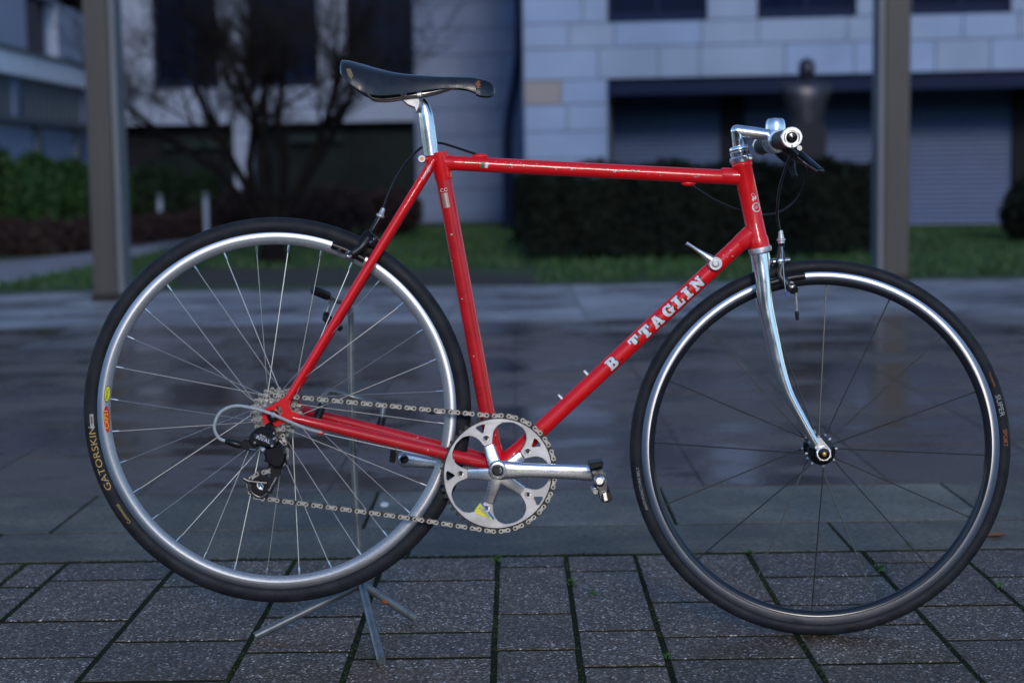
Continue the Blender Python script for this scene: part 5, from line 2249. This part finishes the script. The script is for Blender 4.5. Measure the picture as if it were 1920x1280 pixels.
plate('cage', ((507, 870), (529, 868), (526, 888), (513, 917), (506, 926), (500, 922), (502, 905), (508, 890)), 0.0515, 0.0545, M['black'], 0.0008)
plate('cage', ((507, 870), (529, 868), (526, 888), (513, 917), (506, 926), (500, 922), (502, 905), (508, 890)), 0.0325, 0.0350, M['black'], 0.0008)
mb = MB()
tube(mb, spline([B(x, y, 0.0535) for x, y in ((456, 897), (466, 902), (482, 904), (500, 906))], 4), 0.0028, 8, flat=0.8)
tube(mb, spline([B(x, y, 0.0535) for x, y in ((466, 903), (468, 917), (476, 927), (489, 932), (502, 924))], 5), 0.0026, 8, flat=0.8)
obj('cage_guide', mb, varied('dark_cage_steel', (0.05, 0.05, 0.055), (0.11, 0.11, 0.12), 50, 0.3, metal=0.8), rd)
for px, py, n in ((491, 910, 11), (519, 856, 11)):
    mb = MB()
    p = B(px, py, 0.043)
    prism(mb, [gear_loop(n, 0.0205, 0.0022, (p.x, p.z))], -CW - 0.003, -CW + 0.003)
    pu = obj('jockey_wheel', mb, M['black'], rd, angle=30)
    mb = MB()
    lathe(mb, [(0.0052, 0.0), (0.0052, -0.0135), (0.004, -0.0145), (0.0015, -0.0135)], Vector((p.x, -CW, p.z)), (0, 1, 0), 16)
    obj('pulley_bolt', mb, M['alloy'], pu)
mb = MB()
tube(mb, spline([B(x, y, 0.060) for x, y in ((483, 905), (483, 911), (487, 916), (493, 917))], 4), 0.0013, 6)
obj('cage_mark', mb, M['white'], rd)
pa, pb = B(504, 919, 0.056), B(518, 894, 0.056)
ev3 = (pb - pa).normalized()
nv3 = Vector((-ev3.z, 0, ev3.x))
pm4 = pa.lerp(pb, 0.5)
me = text_mesh('Exact Actuation', 0.0042)
mapped('cage_lettering', me, lambda x, y: pm4 + ev3 * x * 1.02 + nv3 * y + Vector((0, -0.0004, 0)), M['white'], rd)
mb = MB()
tube(mb, [B(422, 826, 0.072), B(426, 827, 0.072), B(440, 831, 0.072), B(450, 834, 0.072), B(454, 835, 0.072)], [0.003, 0.0055, 0.0072, 0.0062, 0.005], 12)
obj('barrel_adjuster', mb, M['black'], rd)
mb = MB()
for px, py, r_ in ((493, 842, 0.0040), (510, 835, 0.0028), (513.5, 822, 0.0026), (478, 829, 0.0026)):
    lathe(mb, [(r_, 0.006), (r_, -0.002), (r_ * 0.6, -0.0035)], B(px, py, 0.085), (0, 1, 0), 12)
obj('clamp_bolt', mb, M['alloy'], rd)
cable('shift_cable', [B(452, 836, 0.074), B(466, 841, 0.078), B(480, 843, 0.08)], 0.0008, M['spoke'], rd)
# shift cables
cable('cable_housing', [B(604, 811, 0.058), B(575, 803, 0.066), B(540, 789, 0.080), B(505, 774, 0.088), B(470, 764, 0.088), B(438, 761, 0.084), B(412, 774, 0.080), B(402, 800, 0.076), B(410, 820, 0.073), B(424, 827, 0.072)], 0.0027, M['housing'])
mb = MB()
ball(mb, B(601, 811, 0.057), 0.0042, 10, 6, (1.5, 1, 1))
obj('cable_stop', mb, M['red'], bike)
cable('shift_cable', [B(604, 812, 0.056), B(700, 833, 0.048), B(800, 855, 0.040), B(905, 880, 0.012), B(935, 898, 0.004)], 0.0010, M['spoke'], n=3)
cable('shift_cable', [B(1338, 506, 0.013), B(1010, 812, 0.006), B(955, 893, 0.003)], 0.0010, M['spoke'], n=1)

# shift lever on the down tube
sh_ = link('shift_lever', None, bike)
mb = MB()
p = B(1341, 494, 0.019)
lathe(mb, [(0.0118, 0.010), (0.0122, 0.0), (0.0122, -0.005), (0.0110, -0.0065), (0.0090, -0.0065), (0.0088, -0.0050), (0.0066, -0.0050), (0.0064, -0.0078), (0.0045, -0.0085), (0.0040, -0.0075), (0.001, -0.0075)], p, (0, 1, 0), 28)
obj('boss', mb, M['satin'], sh_)
mb = MB()
tube(mb, spline([B(1333, 487, 0.021), B(1322, 479, 0.022), B(1306, 468, 0.024), B(1294, 460, 0.026), B(1287, 456, 0.027)], 4), interp([0.0085, 0.0058, 0.0033, 0.0028, 0.0034], 4), 12, flat=0.6)
obj('handle', mb, M['alloy'], sh_)

# --- brakes
fb = link('front_brake', None, bike)
mb = MB()
tube(mb, [B(1438, 492), B(1446, 491), B(1449, 491)], [0.0052, 0.0052, 0.004], 12)
tube(mb, [B(1449, 491), B(1466, 489.5)], 0.0062, 12)
tube(mb, [B(1466, 489), B(1481, 487)], [0.0055, 0.004], 12)
obj('pivot_bolt', mb, M['steel'], fb)
mb = MB()
tube(mb, spline([B(1463, 462, 0.012), B(1464, 480, 0.016), B(1465, 500, 0.018), B(1463, 515, 0.020), B(1472, 527, 0.022), B(1484, 541, 0.022)], 4), interp([0.0045, 0.007, 0.0065, 0.006, 0.0075, 0.0085], 4), 12, flat=0.6)
obj('caliper_arm', mb, M['darksteel'], fb)
mb = MB()
tube(mb, spline([B(1463, 470, -0.012), B(1466, 490, -0.018), B(1470, 512, -0.022), B(1484, 541, -0.022)], 4), interp([0.0045, 0.007, 0.0065, 0.0085], 4), 12, flat=0.6)
obj('caliper_arm', mb, M['darksteel'], fb)
for s in (1, -1):
    mb = MB()
    pts = []
    for a in (107, 104, 101, 98, 95):
        pts.append(FC + Vector((0.3105 * math.cos(R(a)), -s * 0.0150, 0.3105 * math.sin(R(a)))))
    tube(mb, pts, [0.0058, 0.0064, 0.0068, 0.0068, 0.0062], 10, flat=0.75)
    obj('brake_pad', mb, M['black'], fb)
mb = MB()
p = B(1484.5, 533.5, 0.030)
lathe(mb, [(0.0066, 0.006), (0.0066, -0.001), (0.0056, -0.003), (0.0030, -0.0032), (0.0028, -0.001), (0.001, -0.001)], p, (0, 1, 0), 20)
lathe(mb, [(0.0050, 0.006), (0.0050, -0.001), (0.0025, -0.002)], B(1464, 490, 0.022), (0, 1, 0), 16)
obj('pad_bolt', mb, M['chrome'], fb)
mb = MB()
p = B(1488, 543, 0.024)
lathe(mb, [(0.0080, 0.006), (0.0080, -0.001), (0.0065, -0.0025)], p, (0, 1, 0), 20)
obj('pad_carrier', mb, M['gloss'], fb)
mb = MB()
tube(mb, [B(1492, 549, 0.024), B(1494, 588, 0.024)], 0.0026, 10)
rod = obj('release_rod', mb, M['steel'], fb)
mb = MB()
tube(mb, [B(1494, 583, 0.024), B(1494.3, 588, 0.024), B(1495, 600, 0.024)], [0.0032, 0.0038, 0.003], 10)
obj('rod_tip', mb, M['black'], rod)
mb = MB()
tube(mb, [B(1463.5, 432, 0.01), B(1464.5, 447, 0.01), B(1464.5, 448, 0.01), B(1464.6, 451, 0.01), B(1464.7, 452, 0.01), B(1465, 456, 0.01)], [0.0038, 0.0055, 0.0078, 0.0078, 0.006, 0.006], 14)
ba = obj('barrel_adjuster', mb, M['satin'], fb)
mb = MB()
tube(mb, [B(1465, 455, 0.01), B(1465, 466, 0.01)], [0.0055, 0.005], 12)
obj('barrel_sleeve', mb, M['gloss'], ba)
cable('brake_wire', [B(1466, 462, 0.018), B(1468.5, 500, 0.024), B(1471, 530, 0.030), B(1473, 549, 0.031)], 0.0008, M['spoke'], fb, 3)
mb = MB()
tube(mb, [B(1473, 547, 0.031), B(1473.4, 557, 0.031)], 0.0015, 8)
obj('wire_cap', mb, M['purple'], fb)

rb = link('rear_brake', None, bike)
mb = MB()
prism(mb, [[V2(B(x, y, 0.012)) for x, y in ((672, 450), (682, 434), (692, 430), (697, 438), (706, 444), (713, 456), (704, 466), (692, 462), (684, 470), (674, 464))]], -0.022, 0.006, bev=0.003)
obj('caliper_body', mb, M['gloss'], rb, angle=30)
mb = MB()
tube(mb, spline([B(690, 445, 0.018), B(682, 458, 0.022), B(672, 468, 0.024), B(660, 476, 0.024), B(657, 484, 0.024)], 4), interp([0.007, 0.0075, 0.007, 0.009, 0.006], 4), 12, flat=0.6)
obj('caliper_arm', mb, M['black'], rb)
mb = MB()
tube(mb, spline([B(690, 445, -0.012), B(682, 458, -0.018), B(672, 468, -0.022), B(660, 476, -0.024)], 4), interp([0.007, 0.0075, 0.007, 0.009], 4), 12, flat=0.6)
obj('caliper_arm', mb, M['black'], rb)
for s in (1, -1):
    mb = MB()
    pts = []
    for a in (70.5, 67.5, 64.5, 61.5, 59):
        pts.append(RC + Vector((0.3105 * math.cos(R(a)), -s * 0.0155, 0.3105 * math.sin(R(a)))))
    tube(mb, pts, [0.0062, 0.0066, 0.0068, 0.0066, 0.006], 10, flat=0.75)
    obj('brake_pad', mb, M['black'], rb)
mb = MB()
lathe(mb, [(0.0070, 0.006), (0.0070, -0.002), (0.0060, -0.004), (0.0032, -0.0042), (0.003, -0.002), (0.001, -0.002)], B(654, 476.5, 0.031), (0, 1, 0), 20)
lathe(mb, [(0.0034, 0.006), (0.0030, -0.001)], B(636, 469, 0.024), (0, 1, 0), 12)
for px, py in ((681, 457), (696, 455), (703, 448)):
    lathe(mb, [(0.0032, 0.006), (0.0030, -0.001), (0.002, -0.002)], B(px, py, 0.024), (0, 1, 0), 12)
obj('pad_bolt', mb, M['chrome'], rb)
mb = MB()
tube(mb, [B(719, 391, 0.004), B(714.5, 402, 0.006), B(714, 403, 0.006), B(712.8, 406, 0.006), B(712, 408, 0.006)], [0.0038, 0.0050, 0.0072, 0.0072, 0.005], 14)
ba = obj('barrel_adjuster', mb, M['satin'], rb)
mb = MB()
tube(mb, [B(712, 408, 0.006), B(706, 419, 0.008), B(698, 432, 0.010)], [0.0055, 0.0050, 0.0045], 12)
obj('barrel_sleeve', mb, M['gloss'], ba)
mb = MB()
tube(mb, [B(700, 448, 0.002), B(722, 461, -0.004)], 0.0042, 12)
obj('pivot_bolt', mb, M['satin'], rb)

# valve of the rear tube, sticking out of the rim behind the chain
vp = MB()
tube(vp, [B(835, 775, 0.0), B(816, 774, 0.0)], 0.0024, 10)
valve = obj('valve', vp, M['satin'], RW)
valve.matrix_parent_inverse = Matrix.Translation(-RC)
vp = MB()
tube(vp, [B(817, 774, 0.0), B(802, 773.5, 0.0)], [0.0028, 0.0018], 10)
v2 = obj('valve_cap', vp, M['black'], RW)
v2.matrix_parent_inverse = Matrix.Translation(-RC)

# ------------------------------------------------------------------ STAND
SL = -0.105
apx = BM @ B(678, 1098, SL)
stand = thing('bicycle_stand', 'zinc plated tripod stand holding the rear of the bicycle', 'stand', (apx.x, apx.y, 0))


def S(px, py, lat):
    return (BM @ B(px, py, lat)) - Vector((apx.x, apx.y, 0))


mb = MB()
tube(mb, spline([S(625, 559, SL + 0.02), S(640, 565, SL + 0.005), S(652, 573, SL), S(657.5, 588, SL), S(658, 640, SL), S(659, 740, SL), S(664, 880, SL), S(672, 1010, SL), S(678, 1098, SL)], 4), 0.0062, 14)
obj('post', mb, M['zinc'], stand)
mb = MB()
tube(mb, [S(634, 563, SL + 0.01), S(608, 552, SL + 0.04)], 0.0062, 12)
tube(mb, spline([S(624, 562, SL + 0.02), S(617, 572, SL + 0.03), S(612, 586, SL + 0.035)], 4), 0.0045, 10)
obj('upper_hook', mb, M['zinc'], stand)
mb = MB()
tube(mb, [S(614, 554.5, SL + 0.033), S(589, 544, SL + 0.06), S(585, 542.5, SL + 0.063)], [0.0085, 0.0085, 0.006], 12)
obj('rubber_grip', mb, M['black'], stand)
mb = MB()
tube(mb, spline([S(611, 587, SL + 0.035), S(613, 596, SL + 0.038), S(624, 606, SL + 0.045), S(640, 617, SL + 0.052)], 4), interp([0.006, 0.0085, 0.008, 0.005], 4), 12)
obj('rubber_grip', mb, M['black'], stand)
mb = MB()
tube(mb, spline([S(603, 772, SL + 0.05), S(605, 752, SL + 0.045), S(610, 738, SL + 0.035), S(622, 733, SL + 0.025), S(659, 743, SL + 0.012), S(690, 752, SL + 0.020), S(712, 758, SL + 0.03), S(718, 766, SL + 0.035), S(716, 784, SL + 0.04)], 5), 0.0050, 12)
obj('lower_hook', mb, M['zinc'], stand)
for pts in (((604, 757, .048), (600, 770, .052), (594, 785, .058)), ((716, 782, .04), (714, 792, .042), (711, 800, .046))):
    mb = MB()
    tube(mb, [S(x, y, SL + l) for x, y, l in pts], [0.0075, 0.0080, 0.0080], 12)
    obj('rubber_grip', mb, M['black'], stand)
ap = S(678, 1098, SL)
for px, py in ((478, 1192), (715, 1238), (777, 1158)):
    g = G(px, py, 0.009) - Vector((apx.x, apx.y, 0))
    mb = MB()
    tube(mb, [ap + Vector((0, 0, 0.004)), g], 0.0078, 14)
    lg = obj('leg', mb, M['zinc'], stand)
    if px == 777:
        mb = MB()
        q = ap.lerp(g, 0.42)
        d = (g - ap).normalized()
        tube(mb, [q - d * 0.004, q + d * 0.006], 0.0081, 14)
        obj('rust_patch', mb, M['rust'], lg)
mb = MB()
ball(mb, ap, 0.011, 12, 8)
obj('leg_joint', mb, M['zinc'], stand)

# ------------------------------------------------------------------ small things on the ground
M['paper'] = varied('white_scrap', (0.6, 0.6, 0.62), (0.7, 0.7, 0.72), 60, 0.7)
g = G(721, 950)
mb = MB()
ball(mb, (0, 0, 0.006), 0.011, 10, 7, (1.0, 0.8, 0.6))
mb.v = [(x * (1 + 0.18 * math.sin(9 * x / 0.01 + 5 * z / 0.01)), y * (1 + 0.2 * math.sin(7 * z / 0.01)), z) for x, y, z in mb.v]
o = tag(obj('paper_scrap', mb, M['paper']), 'small white crumpled scrap on the kerb behind the rear wheel', 'litter')
o.location = (g.x, g.y, 0)
g = G(1868, 1008)
lm2 = [(-.028, 0), (-.018, .012), (0, .016), (.018, .010), (.030, 0), (.016, -.010), (-.002, -.014), (-.018, -.010)]
mb = MB()
vs = [(x, y * 0.9, 0.004 + 0.25 * abs(y) + 0.05 * abs(x)) for x, y in lm2] + [(0, 0, 0.003)]
mb.add(vs, [(i, (i + 1) % 8, 8) for i in range(8)])
vs2 = [(x, y, z - 0.0015) for x, y, z in vs]
mb.add(vs2, [((i + 1) % 8, i, 8) for i in range(8)])
o = tag(obj('fallen_leaf', mb, M['rust']), 'brown fallen leaf on the kerb right of the front wheel', 'leaf')
o.location = (g.x, g.y, 0.001)
o.rotation_euler = (0, 0, 0.2)
M['weed'] = varied('weed_leaf', (0.035, 0.085, 0.012), (0.06, 0.13, 0.02), 40, 0.55)
for px, py, sz, lab in ((931, 1053, 0.016, 'green weed at the head of the joint left of the crank'), (1071, 1097, 0.014, 'green weed in the joint under the pedal'),
                        (1110, 1116, 0.011, 'tiny pale weed sprouting from the paver right of the pedal joint'), (1406, 1042, 0.015, 'weed in the joint at the left inside the front wheel'),
                        (1652, 1070, 0.014, 'weed in the long joint inside the right of the front wheel'), (1873, 1102, 0.013, 'weed in the joint right of the front tyre'),
                        (1704, 1024, 0.011, 'weed on the kerb edge seen between the front spokes'), (1253, 1235, 0.010, 'weed in the joint below the crank near the bottom edge')):
    g = G(px, py)
    n = 26
    a = nrng.random(n) * 2 * PI
    C = np.stack([np.cos(a), np.sin(a), np.zeros(n)], 1) * (nrng.random(n) * sz)[:, None]
    C[:, 2] = 0.003 + nrng.random(n) * sz * 0.7
    V, F = leaves(C, np.stack([np.cos(a) * .4, np.sin(a) * .4, np.ones(n)], 1), sz * 0.36, 0.35)
    o = tag(soup('weed', V, F, M['weed']), lab, 'weed', 'small weeds between the pavers')
    o.location = (g.x, g.y, 0)
print('CAM', CAM, 'bike', BORG, 'rear', RC, 'front', FC, B(1537, 844), 'links', nl, 'facade', FORG)
